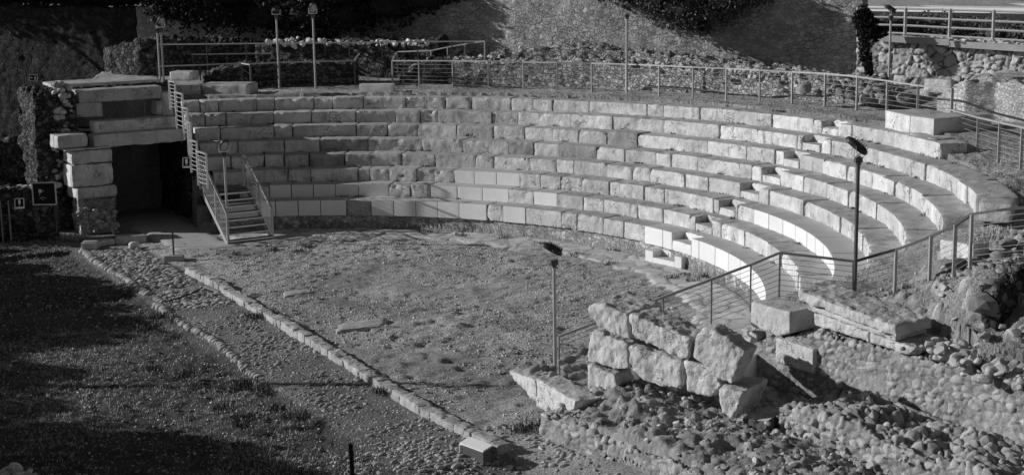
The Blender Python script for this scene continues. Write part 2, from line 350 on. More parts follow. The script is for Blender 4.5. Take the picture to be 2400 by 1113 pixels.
# ------------------------------------------------------------------ masonry
def patch_wall(name,path,th,zb,zt,m,label,cat='wall',group=None,stone=(.28,.16),amp=.035,res=.05,seed=1,rag=.08,mort=.55,parent=None,tone=(.65,1.3),batter=0.,topamp=1.0,kind=None,lumpy=False):
    """thick wall along path (x,y points): left side of travel is the hidden face. zb/zt numbers or functions of arc length"""
    path=[np.array(p[:2],float) for p in path]
    seg=[np.linalg.norm(path[i+1]-path[i]) for i in range(len(path)-1)]; L=sum(seg); ns=max(2,int(L/res))
    S=np.linspace(0,L,ns+1); cum=np.concatenate([[0],np.cumsum(seg)])
    C=np.stack([np.interp(S,cum,[p[i] for p in path]) for i in (0,1)],1)
    T=np.gradient(C,axis=0); T/=np.linalg.norm(T,axis=1,keepdims=True); Nn=np.stack([T[:,1],-T[:,0]],1)  # right side = visible face
    fz=(lambda v:(v if callable(v) else (lambda s:v+0*s)))
    ZB=fz(zb)(S);ZT=fz(zt)(S)
    H=float(np.max(ZT-ZB)); nh=max(2,int(H/res)); nt=max(2,int(th/res)); nbk=max(1,int(H/(res*5)))
    def front(t,i): return C[i]+Nn[i]*(batter*(1-t))
    cols=[]
    for t in np.linspace(0,1,nh+1): cols.append(np.concatenate([C+Nn*batter*(1-t),(ZB+(ZT-ZB)*t)[:,None]],1))
    for t in np.linspace(0,1,nt+1)[1:]: cols.append(np.concatenate([C-Nn*th*t,ZT[:,None]],1))
    for t in np.linspace(1,0,nbk+1)[1:]: cols.append(np.concatenate([C-Nn*th,(ZB+(ZT-ZB)*t)[:,None]],1))
    M=len(cols); V=np.stack(cols,1).reshape(-1,3); n1=ns+1
    ii=(np.arange(ns)[:,None]*M+np.arange(M-1)[None,:]).ravel(); F=[np.stack([ii,ii+M,ii+M+1,ii+1],1)]
    # end caps: own grids joined to the loop by shared borders (left open seam 0)
    caps=[]
    for e,s_ in ((0,1),(ns,-1)):
        base=len(V); rows=[]
        for j in range(nh+1):
            t=j/nh; A=np.append(C[e]+Nn[e]*batter*(1-t),ZB[e]+(ZT[e]-ZB[e])*t); B=np.append(C[e]-Nn[e]*th,ZB[e]+(ZT[e]-ZB[e])*t)
            for q in np.linspace(0,1,nt+1): rows.append(A*(1-q)+B*q)
        V=np.vstack([V,np.array(rows)]); k=nt+1
        jj=(np.arange(nh)[:,None]*k+np.arange(k-1)[None,:]).ravel()+base
        f=np.stack([jj,jj+k,jj+k+1,jj+1],1); F.append(f if s_>0 else f[:,::-1])
    F=np.vstack(F)
    # weld
    key=np.round(V*2000).astype(np.int64); _,first,inv=np.unique(key,axis=0,return_index=True,return_inverse=True); inv=inv.ravel()
    V=V[first]; F=inv[F]; F=F[(F[:,0]!=F[:,1])&(F[:,1]!=F[:,2])&(F[:,2]!=F[:,3])&(F[:,3]!=F[:,0])]
    fn=np.cross(V[F[:,2]]-V[F[:,0]],V[F[:,3]]-V[F[:,1]]); vnm=np.zeros_like(V)
    for c in range(4): np.add.at(vnm,F[:,c],fn)
    vnm/=np.maximum(np.linalg.norm(vnm,axis=1,keepdims=True),1e-9)
    P=V/np.array([stone[0],stone[0],stone[1]]); P=P+.35*np.stack([vn(V,.3,seed+60),vn(V,.3,seed+61),vn(V,.2,seed+62)],1)
    f1,f2,iv=worley(P,seed)
    jw=max(.16,1.7*res/stone[0]); e=ss(.02,jw,f2-f1); top=ss(.5,.85,vnm[:,2])
    if lumpy: disp=amp*(e*(.3+1.2*iv)-.3)*(1-(.75 if lumpy is True else 0)*ss(.1,.45,vn(V,.8,seed+5)))+amp*.45*fbm(V,.09,3,seed+9)
    else: disp=amp*(.9*fbm(V,.22,4,seed+9)+.8*fbm(V,.9,2,seed+3))+top*amp*(e*(.45+1.0*iv)-.3)
    zr=ss(.0,.35,(V[:,2]-np.interp(0,[0],[0])))  # unused taper
    V=V+vnm*disp[:,None]
    V[:,2]+=top*topamp*(rag*fbm(V,.45,3,seed+21)+amp*1.2*(e-.5))
    if lumpy:
        pl=ss(.1,.45,vn(V,.8,seed+5))*(lumpy is True); al=(tone[0]+(tone[1]-tone[0])*iv)*np.where(e>.5,1,mort+ (1-mort)*e*2); al=al*(1-.7*pl)+.95*.7*pl
    else: al=1+.18*fbm(V,.8,3,seed+33)
    o=obj(name,V,F,m,parent,alb=al,smooth=True)
    if parent is None: tag(o,label,cat,group,kind)
    return o
def ico():
    import bmesh
    out=[]
    for s in range(6):
        bm=bmesh.new(); bmesh.ops.create_icosphere(bm,subdivisions=2,radius=1)
        V=np.array([v.co for v in bm.verts]); F=np.array([[v.index for v in f.verts] for f in bm.faces]); bm.free()
        V=V*(1+.22*vn(V+s*9,.9,s)+.1*vn(V+s*3,.4,s+5))[:,None]; 
        if s%2: V=np.sign(V)*np.abs(V)**.75
        out.append((V,F))
    return out
ICO=ico()
def icoa():
    out=[]; r=np.random.default_rng(3)
    for s in range(8):
        V=ICO[0][0].copy(); V/=np.linalg.norm(V,axis=1,keepdims=True)
        for k in range(9):
            n=r.normal(size=3); n/=np.linalg.norm(n); d=r.uniform(.45,.85); q=V@n; V=V-np.maximum(q-d,0)[:,None]*n
        out.append((V*1.25,ICO[0][1]))
    return out
ICOA=icoa()
def rotm(a,b,c):
    ca,sa,cb,sb,cc,sc=cos(a),sin(a),cos(b),sin(b),cos(c),sin(c)
    return np.array([[ca,-sa,0],[sa,ca,0],[0,0,1]])@np.array([[cb,0,sb],[0,1,0],[-sb,0,cb]])@np.array([[1,0,0],[0,cc,-sc],[0,sc,cc]])
def stones(name,items,m,parent=None,smooth=True,ang=.0):
    """items: (pos, (sx,sy,sz), yaw, tilt, albedo)"""
    Vs=[];Fs=[];A=[];k=0
    for i,(p,s,yw,tl,al) in enumerate(items):
        V,F=ICOA[random.randrange(8)] if random.random()<ang else ICO[random.randrange(6)]; W=(V*np.array(s))@rotm(yw,tl,random.uniform(-.25,.25)).T+np.asarray(p)
        Vs.append(W);Fs.append(F+k);A.append(np.full(len(W),al));k+=len(W)
    o=obj(name,np.vstack(Vs),np.vstack(Fs),m,parent,alb=np.concatenate(A),smooth=smooth)
    if ang: o.data.set_sharp_from_angle(angle=radians(20))
    return o
# ------------------------------------------------------------------ the eight seat rows
JO={8:[425,468,511,600,643,735,778,851,950,999,1043,1104,1197,1249,1294,1380,1515,1554,1640,1721,1809,1905,1996,2098,2206],
7:[432,480,530,641,730,833,926,984,1025,1152,1213,1338,1435,1556,1686,1777,1870,1945,2057,2111,2169,2201,2247,2268,2287],
6:[455,515,641,685,834,907,979,1069,1155,1229,1295,1356,1422,1493,1603,1660,1751,1817,1870,1930,1985,2045,2067,2097,2131,2162,2204],
5:[465,557,666,749,862,988,1083,1191,1251,1310,1398,1465,1538,1573,1635,1734,1763,1855,1884,1938,1988,2020,2054,2097,2119],
4:[470,540,619,665,724,807,869,938,1018,1113,1157,1241,1303,1344,1423,1482,1524,1605,1659,1733,1802,1857,1883,1948,1969,2006,2022],
3:[500,580,674,728,838,866,911,975,1017,1064,1111,1163,1218,1267,1315,1363,1428,1466,1510,1556,1616,1672,1726,1767,1802,1835,1864,1891,1911,1930,1946],
2:[560,631,682,734,786,839,911,960,1008,1071,1130,1192,1251,1305,1367,1415,1494,1553,1616,1645,1689,1743,1766,1800,1830,1860],
1:[590,645,698,751,811,869,922,974,1025,1075,1140,1178,1231,1315,1352,1413,1461,1510,1553,1638,1676,1707,1735,1765,1785,1796]}
NEW={1:[(600,811),(869,1140),(1178,1231),(1510,1553),(1553,3000)],2:[(600,911),(1008,1192),(1251,1305)],3:[(1064,1218),(1767,3000)]}
STN={1:[(811,869)],4:[(724,807),(1241,1267)],5:[(749,862),(1191,1251),(1310,1398)],6:[(1422,1493)],8:[(1104,1150)]}
NT={8:(1926,1965),7:(1880,1922),6:(1836,1873),5:(1786,1829),4:(1735,1778),3:(1685,1722),2:(1630,1668),1:(1575,1620)}
WORD={1:'lowest seat row of the theatre, smooth pale blocks beside the orchestra floor',2:'second seat row from the bottom, mostly smooth pale blocks at its left',3:'third seat row from the bottom, with new white blocks at its right end',4:'fourth seat row from the bottom, weathered limestone blocks',5:'fifth seat row from the bottom, with blackened blocks near its left',6:'sixth seat row from the bottom, cracked limestone blocks',7:'seventh seat row from the bottom, running on past the broken top row',8:'topmost seat row, ending at the right in a rough broken block'}
def arcbox(R0,dep,ph0,ph1,z0,z1,**k):
    """block between angles (deg); front at R0"""
    w=radians(abs(ph1-ph0))*R0; P,F,mi=rough_box(w,dep,z1-z0,**k)
    t=radians(max(ph0,ph1))-P[:,0]/R0; r=R0+P[:,1]
    return np.stack([r*np.cos(t),r*np.sin(t),z0+P[:,2]],1),F,mi
for k in range(1,9):
    R=row_r(k-1); z=row_z(k-1); us=JO[k]; phs=[PHI(u,R,z) for u in us]
    if k==1: phs[0]=93
    phs[-1]=phs[-1] if k==8 else phs[-1]
    endphi={1:-71+27.5,2:-71+34.3,3:-71+38.5,4:-71+42,5:-71+45,6:-71+47.4,7:-71+49.4,8:None}[k]
    root=thing('seat_row',(0,0,0),WORD[k],'seat row','curved stone seat rows of the theatre')
    segs=[(phs[i],phs[i+1],(us[i]+us[i+1])/2) for i in range(len(phs)-1)]
    if endphi is not None:
        p=phs[-1]
        while p>endphi+.4:
            q=max(endphi,p-random.uniform(2.0,3.4)); q=endphi if q<endphi+1.3 else q
            segs.append((p,q,2500)); p=q
    n0,n1=PHI(NT[k][0],R,z),PHI(NT[k][1],R,z)
    # cut the notch out of the segments it lies in
    ns=[]
    for (p,q,um) in segs:
        if p>n0 and q<n1: ns+=[(p,n0,um),(n1,q,um)]
        elif p>n0>q: ns.append((p,n0,um))
        elif p>n1>q: ns.append((n1,q,um))
        elif n0>=p and q>=n1: pass
        else: ns.append((p,q,um))
    ns=[s for s in ns if s[0]-s[1]>.35]
    ns.append((n0,n1,-1))
    dep=.86 if k<8 else .72
    z0=z-.46 if k>1 else z-.50
    for j,(p,q,um) in enumerate(ns):
        gap=.03/ R*57.3*random.uniform(.4,1.3); p_=p-gap*.5; q_=q+gap*.5
        new=any(a<=um<b for a,b in NEW.get(k,[])); stn=any(a<=um<b for a,b in STN.get(k,[]))
        m=[M_new,M_ntop] if new else ([M_stain,M_top] if stn else [M_old,M_top])
        kw=dict(res=.065,rd=.008 if new else random.uniform(.010,.028),amp=.002 if new else random.uniform(.010,.02),sc=.22,seed=k*100+j,chip=0 if new else random.choice([0,1,2,3,4]))
        dR=0 if new else random.uniform(-.035,.03); dz=random.uniform(-.02,.012)*(0.3 if new else 1)
        if um==-1:
            m=[M_new,M_ntop] if k==1 else [M_old,M_top]; kw.update(rd=.015,amp=.006)
            a_=arcbox(R,.40,p_,q_,z0,z-.2,**kw); b_=arcbox(R+.40,dep-.40,p_,q_,z0,z,**kw); P,F,mi=join([a_,b_])
        else:
            P,F,mi=arcbox(R+dR,dep-dR,p_,q_,z0,z+dz,**kw)
        nm='stone_block'
        if um==-1: nm='step_block'
        o=mkobj_mi(nm,P,F,mi,m,root)
        if new and um!=-1: o['label']='smooth new pale replacement block'
        if stn: o['label']='blackened and cracked block'
    if k==8:   # broken end block
        P,F,mi=rough_box(2.0,.95,.46,res=.07,rd=.12,amp=.05,sc=.4,seed=5,facet=.08)
        c=G(2100,309,3.75); dirn=(G(2205,335,3.72)-c); dirn[2]=0; dirn/=np.linalg.norm(dirn); nn=np.array([-dirn[1],dirn[0],0]); nn=-nn if nn@c<0 else nn
        P=c[None]+P[:,:1]*dirn+P[:,1:2]*nn+np.array([0,0,-.43])+P[:,2:3]*np.array([0,0,.96])
        mkobj_mi('broken_block',P,F,mi,[M_blk,M_top],root)
# masonry plinth under the lowest row
pl=[(12.50*cos(radians(t)),12.50*sin(radians(t))) for t in np.arange(-40,95,1.0)][::-1]
patch_wall('plinth_wall',pl,.3,-.25,.47,M_mas,'low rubble plinth under the lowest seat row','plinth',stone=(.34,.15),amp=.02,res=.06,seed=3,rag=0,topamp=0,tone=(.6,.95))
# ------------------------------------------------------------------ generic oriented stone block
def block(name,c,L1,L2,H,label,cat='stone block',group=None,m=None,rd=.04,amp=.02,sc=.25,seed=1,facet=0.,yaw=0.,tip=(0,0),res=.06,taper=0.,parent=None,shear=0.):
    """c = top corner nearest to the camera-right: shared by the bright face (runs back along -e1) and the end face (runs along e2)"""
    a=-E1*cos(yaw)-E2*sin(yaw); b=E2*cos(yaw)-E1*sin(yaw)
    P,F,mi=rough_box(L1,L2,H,res=res,rd=rd,amp=amp,sc=sc,seed=seed,facet=facet)
    if taper:
        t=(1-P[:,2]/H)*taper; P[:,0]=P[:,0]*(1-t)+L1*.5*t; P[:,1]=P[:,1]*(1-t)+L2*.5*t
    if shear: P[:,0]+=shear*(P[:,2]-H)
    X=P[:,0:1]*a+P[:,1:2]*b+(P[:,2:3]-H)*np.array([0,0,1]); X[:,2]+=tip[0]*P[:,0]+tip[1]*P[:,1]
    X=X+np.asarray(c); F=F[:,::-1]
    base=np.array([X[:,0].mean(),X[:,1].mean(),X[:,2].min()])
    o=mkobj_mi(name,X,F,mi,m or [M_blk,M_btop],parent,loc=None if parent is not None else base)
    if parent is None: tag(o,label,cat,group)
    return o
# step block on the orchestra floor in front of the notches
P1=G(1597,603,.36)
a0=G(1512,585,.36); t=(P1-a0); t[2]=0; Lb=np.linalg.norm(t); t/=Lb; nn=np.array([-t[1],t[0],0]); nn=nn if nn@P1>0 else -nn
def flatbox(o_,t,nn,x0,x1,y0,y1,z0,z1,**k):
    P,F,mi=rough_box(x1-x0,y1-y0,z1-z0,**k); return o_+(P[:,0:1]+x0)*t+(P[:,1:2]+y0)*nn+(P[:,2:3]+z0)*np.array([0,0,1]),F,mi
o0=a0*[1,1,0]; kw=dict(res=.07,rd=.012,amp=.003,seed=4)
sp=[flatbox(o0,t,nn,0,.32,0,.62,-.1,.36,**kw),flatbox(o0,t,nn,.32,1.2,0,.36,-.1,.19,**kw),flatbox(o0,t,nn,.32,1.2,.36,.62,-.1,.36,**kw),flatbox(o0,t,nn,1.2,Lb,0,.62,-.1,.36,**kw)]
P,F,mi=join(sp); o=mkobj_mi('step_block',P,F,mi,[M_new,M_ntop],loc=o0); tag(o,'white stone step block with a cut notch, standing on the orchestra floor','stone step')
# ------------------------------------------------------------------ orchestra paving ring, gravel path
def sheet(name,fn_in,m,z=.03,stone=None,seed=1,res=.06,x=(-2,13),y=(-9,13),amp=.02,kind='structure',skirt=.08,tone=(.8,1.15),joint=.45):
    xs_=np.arange(x[0],x[1],res);ys_=np.arange(y[0],y[1],res);X,Y=np.meshgrid(xs_,ys_);x_,y_=X.ravel(),Y.ravel()
    P=np.stack([x_,y_,0*x_],1); ins=fn_in(x_,y_,P)
    if stone:
        f1,f2,iv=worley((P+.25*np.stack([vn(P,.6,seed+5),vn(P,.6,seed+6),0*x_],1))/[stone,stone*.8,1]*[1,1,0]+[0,0,.5],seed,.8); e=ss(.02,.10,f2-f1)
    else: e=np.ones(len(P)); iv=np.full(len(P),.5)
    edge=ss(0,.25,ins)
    Z=z+amp*(e-1)+.012*(iv-.5)*(e>0)-skirt*(1-edge)+.006*fbm(P,.3,3,seed)
    V=np.stack([x_,y_,Z],1); nx_=len(xs_);ny_=len(ys_)
    ii=(np.arange(ny_-1)[:,None]*nx_+np.arange(nx_-1)[None,:]).ravel(); F=np.stack([ii,ii+1,ii+nx_+1,ii+nx_],1)
    F=F[(ins[F]>-.02).any(1)]
    u,inv=np.unique(F,return_inverse=True); V=V[u]; F=inv.reshape(F.shape); al=((tone[0]+(tone[1]-tone[0])*iv)*(joint+(1-joint)*e))[u]
    o=obj(name,V,F,m,alb=al,smooth=True); o['kind']=kind; return o
def in_ring(x,y,P):
    R=np.hypot(x,y); a=x*E1[0]+y*E1[1]; b=x*E2[0]+y*E2[1]
    w=.22*fbm(P,.8,3,55); patch=.35*fbm(P,1.3,3,57)
    return np.minimum.reduce([R-(10.75+w+.4*np.abs(patch)),12.55-R,10.6-a,b-3.2])+.0*patch-.3*np.maximum(0,vn(P,.9,58)-.3)
sheet('paving',in_ring,M_pave,z=.05,stone=.62,seed=8,x=(-1,13),y=(-9.5,13))
pa=[G(372,530),G(470,530),G(640,590),G(735,585),G(725,570),G(640,560)]
def in_path(x,y,P):
    # gravel apron at the foot of the metal stair
    a=x*E1[0]+y*E1[1]; b=x*E2[0]+y*E2[1]; w=.12*fbm(P,.5,3,65)
    r1=np.minimum.reduce([a+17,-9.15-a+.2*(b-3),b-1.2,3.2-b]); r2=np.minimum.reduce([a+10.6,-9.35-a+.12*(b-3),b-1.9,5.6-b])
    return np.maximum(r1,r2)+w
sheet('path',in_path,M_gravel,z=.045,seed=9,x=(-6,4),y=(8,17),res=.08,amp=.0,joint=1)
# ------------------------------------------------------------------ kerb wall across the orchestra
ku=[(440,622),(500,650),(560,690),(640,735),(720,780),(800,830),(880,880),(960,928),(1040,972),(1120,1010),(1185,1040)]
kp=[G(u,v+4,.12) for u,v in ku]
root=thing('kerb_wall',(0,0,0),'long low kerb of squared stones crossing the orchestra floor diagonally','kerb')
cum=[0]
for i in range(len(kp)-1): cum.append(cum[-1]+np.linalg.norm(kp[i+1]-kp[i]))
s=0;j=0
while s<cum[-1]-.2 and j<95:
    l=random.uniform(.2,.5); e=min(cum[-1],s+l)
    p=np.array([np.interp(s,cum,[q[i] for q in kp]) for i in (0,1,2)]); q=np.array([np.interp(e,cum,[w[i] for w in kp]) for i in (0,1,2)])
    d=q-p; d[2]=0; L_=np.linalg.norm(d)+.005; d/=np.linalg.norm(d); n_=np.array([-d[1],d[0],0])  # right side of travel faces the stage
    H=random.uniform(.22,.255); P,F,mi=rough_box(L_,random.uniform(.24,.32),H+.1,res=.04,rd=.015,amp=.022,sc=.13,seed=j)
    X_=p*[1,1,0]+P[:,:1]*d+(P[:,1:2]-.12+random.uniform(-.015,.015))*n_+(P[:,2:3]-.20)*np.array([0,0,1])
    mkobj_mi('kerb_stone',X_,F,mi,[M_kerb,M_kerb],root); s=e;j+=1
# ------------------------------------------------------------------ cobbled strips (countless cobbles)
def zg(x,y): return float(hnp(np.array([x]),np.array([y]),True)[0])
def zgs(P): return hnp(P[:,0],P[:,1],True)
def cobbles(name,region,n,size,tone,label,seed=0,up=.0,flat=.45):
    r=np.random.default_rng(seed); pts=region(r,n); z=zgs(pts); it=[]
    for (x,y),zz in zip(pts[:,:2],z):
        s=size[0]+(size[1]-size[0])*r.random()**1.8
        it.append(((x,y,zz+s*flat*.0+up),(s*1.15,s*r.uniform(.5,.75),s*flat*r.uniform(.8,1.2)),AX+1.57+r.normal(0,.5),r.uniform(-.3,.3),r.uniform(*tone)))
    o=stones(name,it,M_cob); tag(o,label,'cobbles',kind='stuff'); return o
def strip_ab(a0,a1,b0,b1,w=None):
    def f(r,n):
        a=r.uniform(a0,a1,n*3); b=r.uniform(b0,b1,n*3); P=(E1[None]*a[:,None]+E2[None]*b[:,None])
        d=vn(np.stack([a,b,0*a],1),1.2,5) if w else None
        if w: P=P[(d+r.uniform(-.5,.5,n*3))>w]
        return P[:n]
    return f
cobA=(G(215,590),G(345,690),G(500,800),G(570,850))
cobbles('cobble_paving',strip_ab(-11.4,-2.2,-1.1,.5,-.3),1300,(.05,.12),(.7,1.2),'flat river cobbles set in the soil strip left of the kerb wall',3)
cobbles('cobble_paving',strip_ab(-2.2,10.5,-1.15,.5,.12),600,(.03,.08),(.7,1.05),'sparse worn cobbles in the soil along the near half of the kerb wall',4)
cobbles('loose_cobbles',strip_ab(10.3,14.5,-1.9,1.7,-.5),1300,(.02,.08),(.7,1.3),'loose cobbles and gravel at the near end of the kerb wall',6)
cobbles('pebbles',strip_ab(-13,13,-8,.0),900,(.012,.04),(.8,1.8),'small pebbles scattered over the soil left of the kerb',7)
def clods(name,n,fn,label,seed,size=(.012,.035),tone=(.8,1.5),x=(-3,13),y=(-11,12)):
    r=np.random.default_rng(seed); xx=r.uniform(*x,n);yy=r.uniform(*y,n); k=fn(xx,yy); xx=xx[k];yy=yy[k]; N=len(xx); zz=hnp(xx,yy)
    import bmesh
    bm=bmesh.new(); bmesh.ops.create_icosphere(bm,subdivisions=1,radius=1); B=np.array([v.co for v in bm.verts]); BF_=np.array([[v.index for v in f.verts] for f in bm.faces]); bm.free(); m_=len(B)
    sz=r.uniform(*size,N)*r.uniform(.6,1.5,N); V=B[None]*(1+.35*r.normal(size=(N,m_,1)).clip(-1,1))*sz[:,None,None]*np.stack([np.ones(N),r.uniform(.6,1.1,N),r.uniform(.5,.9,N)],1)[:,None,:]
    t=r.uniform(0,2*pi,N); c,s_=np.cos(t)[:,None],np.sin(t)[:,None]; X=V[...,0]*c-V[...,1]*s_; Y_=V[...,0]*s_+V[...,1]*c
    V=np.stack([X+xx[:,None],Y_+yy[:,None],V[...,2]+zz[:,None]],-1).reshape(-1,3); F=(BF_[None]+(np.arange(N)*m_)[:,None,None]).reshape(-1,3)
    o=obj(name,V,F,M_cob,alb=np.repeat(r.uniform(*tone,N),m_)); tag(o,label,'soil',kind='stuff')
def _orch(x,y):
    a,b=x*E1[0]+y*E1[1],x*E2[0]+y*E2[1]; P_=np.stack([x,y,0*x],1); return (np.hypot(x,y)<10.8)&(b>.85)&(a<10.7)&(vn(P_,1.3,91)+.6*vn(P_,.4,92)>-.25)
def _strip(x,y):
    a,b=x*E1[0]+y*E1[1],x*E2[0]+y*E2[1]; return (b<.6)&(b>-1.3)&(a>-11.5)&(a<13)
def _lft(x,y):
    a,b=x*E1[0]+y*E1[1],x*E2[0]+y*E2[1]; return (b<-1.3)&(a>-12.5)&(a<14)
clods('soil_clods',34000,_orch,'gritty clods and pebbles all over the orchestra floor',21,(.011,.028),(.9,1.6))
clods('soil_clods',26000,_strip,'small pebbles and clods between the cobbles of the strip',22,(.010,.026),(.7,1.5),(-7,7),(-13,12))
clods('soil_clods',12000,_lft,'tiny stones in the rough grass left of the strip',23,(.010,.026),(.8,2.),(-9,4),(-13,12))
# row of larger edging cobbles
it=[];
for i in range(150):
    a=-11.6+i*.125; b=-1.05-.02*(a+11)+.07*sin(a*.8)+random.uniform(-.05,.05)
    if -4.4<a<-3.3: continue
    if a>5.2: break
    x,y,_=AB(a,b); s=random.uniform(.09,.16)*(1 if a<-2 else .75); it.append(((x,y,zg(x,y)+.0),(s,s*.62,s*.6),random.uniform(-.5,.5)+AX+1.57,random.uniform(-.3,.3),random.uniform(.8,1.25)))
o=stones('edging_cobbles',it,M_cob); tag(o,'row of rounded boulders edging the cobbled strip','cobbles',kind='stuff')
# ------------------------------------------------------------------ flat slabs in the orchestra
def slab(u0,v0,u1,v1,wd,label,seed):
    A=G(u0,v0,.1);B=G(u1,v1,.1); d=B-A; L=np.linalg.norm(d); d/=L; n=np.array([-d[1],d[0],0]); n=n if n[1]>0 else -n
    P,F,mi=rough_box(L,wd,.16,res=.06,rd=.07,amp=.035,sc=.5,seed=seed)
    P[:,0]+=.25*(P[:,1]/wd-.5)*1.0
    X_=A*[1,1,0]+P[:,:1]*d+P[:,1:2]*n+(P[:,2:3]-.105)*np.array([0,0,1]); o=mkobj_mi('stone_slab',X_,F,mi,[M_slab,M_slab],loc=A*[1,1,0]); tag(o,label,'stone slab')
slab(672,690,742,680,.55,'smaller flat pale slab lying in the orchestra turf, farther one',5)
slab(800,770,915,758,.75,'larger flat pale slab lying in the orchestra turf, nearer one',6)
# ------------------------------------------------------------------ railings
def rail(tops,feet,label,name='guard_rail',wires=6,m=None,group=None,pw=.045,hr=.028,ph=None,topbar='tube',wr=.0055,cat='railing',gapz=.12,mw=None):
    """tops/feet: lists of matching 3D points; posts at each; handrail through the tops"""
    m=m or M_steel
    base=np.array([feet[0][0],feet[0][1],feet[0][2]]); root=thing(name,base,label,cat,group)
    for i,(t,f) in enumerate(zip(tops,feet)):
        if ph is not None and not ph[i]: continue
        j=min(i,len(tops)-2); d=tops[j+1]-tops[j]; d[2]=0 if False else d[2]; dd=d*[1,1,0]; dd/=max(np.linalg.norm(dd),1e-6)
        MB().box((t+f)/2,dd,np.cross((0,0,1),dd),(0,0,1),pw*.35,pw*.8,(t[2]-f[2])/2-.0).build('post',m,root)
    b=MB()
    for i in range(len(tops)-1): b.bar(tops[i],tops[i+1],.06,.045)
    b.build('handrail',mw or m,root)
    for w in range(wires):
        b=MB()
        for i in range(len(tops)-1):
            f_=(w+1)/(wires+1)
            p=tops[i]*(1-f_)+feet[i]*f_; q=tops[i+1]*(1-f_)+feet[i+1]*f_; b.tube([p,q],wr,4)
        b.build('wire',m,root)
    return root
def UV(lst,z):   # (u, vfoot, vtop)
    F_=[];T_=[]
    for u,vf,vt in lst:
        f=G(u,vf,z); F_.append(f); T_.append(np.array([f[0],f[1],ZAT(f[0],f[1],vt)]))
    return T_,F_
T_,F_=UV([(921,204,143),(983,206,143),(1062,208,143),(1145,211,144),(1227,212,146),(1306,215,147),(1387,216,149),(1468,220,151),(1545,226,154),(1624,232,158),(1702,236,161),(1780,242,165),(1856,246,169),(1933,253,173),(2007,262,180),(2078,268,190),(2150,278,201),(2229,300,209)],3.8)
rail(T_,F_,'long curved wire railing behind the topmost seat row, on the right')
T2=[T_[-1]*[1,1,0]+[0,0,ZAT(T_[-1][0],T_[-1][1],258)]];F2=[G(2224,325,3.5)];F2=[np.array([T2[0][0],T2[0][1],3.4])]
for u,vf,vt in [(2290,362,276),(2340,382,287),(2392,397,299),(2450,412,311)]:
    f=G(u,vf,3.42); T2.append(np.array([f[0],f[1],ZAT(f[0],f[1],vt)])); F2.append(f)
rail(T2,F2,'lower wire railing on the grass beside the right ruin wall')
# left back railings (given by depth)
def UD(lst):
    T=[];F=[]
    for u,vf,vt,d in lst:
        f=D(u,vf,d); F.append(f); T.append(np.array([f[0],f[1],ZAT(f[0],f[1],vt)]))
    return T,F
T,F_=UD([(590,222,150,56),(660,216,147,56.2),(735,214,145,56.4),(833,213,143,56.6),(847,182,122,59.5),(770,182,123,59.6),(690,183,125,59.8),(610,184,126,60),(535,185,127,60.1),(455,186,128,60.2),(375,178,115,62.5)])
rail(T,F_,'dark railing around the walkway left of the gap in the ring wall',m=M_dsteel,wires=4,mw=M_steel)
T,F_=UD([(370,190,156,56.5),(470,190,153,56.4),(568,188,149,56.3),(590,222,152,56)])
rail(T,F_,'short low railing above the left stone blocks',m=M_dsteel,wires=2,mw=M_steel)
T,F_=UD([(u,163-13*(u-373)/764,105-8*(u-373)/764,59.2-2.6*(u-373)/764) for u in (373,487,579,656,735,820,896,980,1061,1137)])
rail(T,F_,'long straight railing in front of the far ring wall',m=M_dsteel,wires=0,mw=M_steel)
T,F_=UD([(1137,150,97,56.5),(1090,158,104,56.9),(1050,166,111,57.2),(1012,176,119,57.5),(932,182,122,58.2),(921,204,143,56.8)])
rail(T,F_,'railing on the right side of the gap in the ring wall, climbing over rubble',m=M_steel,wires=0)
# ------------------------------------------------------------------ ring walls behind the walkway
def arcpath(R,p0,p1,st=2.): 
    n=max(2,int(abs(p1-p0)/st)); return [(R*cos(radians(t)),R*sin(radians(t))) for t in np.linspace(p0,p1,n+1)]
def zprof(path,uv):   # top profile from picture points (u,v)
    P=[np.array(p) for p in path]; seg=[0]
    for i in range(len(P)-1): seg.append(seg[-1]+np.linalg.norm(P[i+1]-P[i]))
    zz=[]
    for p in P:
        z=4.
        for _ in range(6): z=ZAT(p[0],p[1],np.interp(Q((p[0],p[1],z))[0],[q[0] for q in uv],[q[1] for q in uv]))
        zz.append(z)
    return lambda s: np.interp(s,seg,zz)
p1=arcpath(20.9,PHI(1060,20.9,4.),PHI(2040,20.9,4.))
patch_wall('ring_wall',p1,1.5,3.6,zprof(p1,[(900,170),(990,150),(1060,140),(1150,150),(1200,146),(1300,140),(1470,150),(1640,168),(1880,182),(2040,208)]),M_ring,'curved rubble ring wall behind the long railing, on the right',stone=(.26,.14),amp=.035,res=.055,seed=21,rag=.13,tone=(.5,1.25))
p1b=arcpath(22.6,PHI(1150,22.6,4.),PHI(2030,22.6,4.))
patch_wall('ring_wall',p1b,1.2,3.8,zprof(p1b,[(1100,130),(1200,125),(1320,104),(1400,108),(1470,122),(1560,130),(1700,150),(1880,172),(2030,190)]),M_ring,'second, higher rubble wall showing just behind the ring wall on the right',stone=(.3,.15),amp=.045,res=.07,seed=22,rag=.14,tone=(.5,1.3))
p2=arcpath(21.6,PHI(478,21.6,4.),PHI(832,21.6,4.))
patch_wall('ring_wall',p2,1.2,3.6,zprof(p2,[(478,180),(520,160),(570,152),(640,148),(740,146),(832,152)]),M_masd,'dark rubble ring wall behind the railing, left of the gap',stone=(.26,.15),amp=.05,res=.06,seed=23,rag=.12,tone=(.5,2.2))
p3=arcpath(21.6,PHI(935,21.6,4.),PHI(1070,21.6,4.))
patch_wall('ring_wall',p3,1.3,3.6,zprof(p3,[(930,178),(960,165),(1000,146),(1070,140)]),M_masd,'short dark rubble wall just right of the gap in the ring wall',stone=(.26,.15),amp=.05,res=.06,seed=24,rag=.15,tone=(.5,2.2))
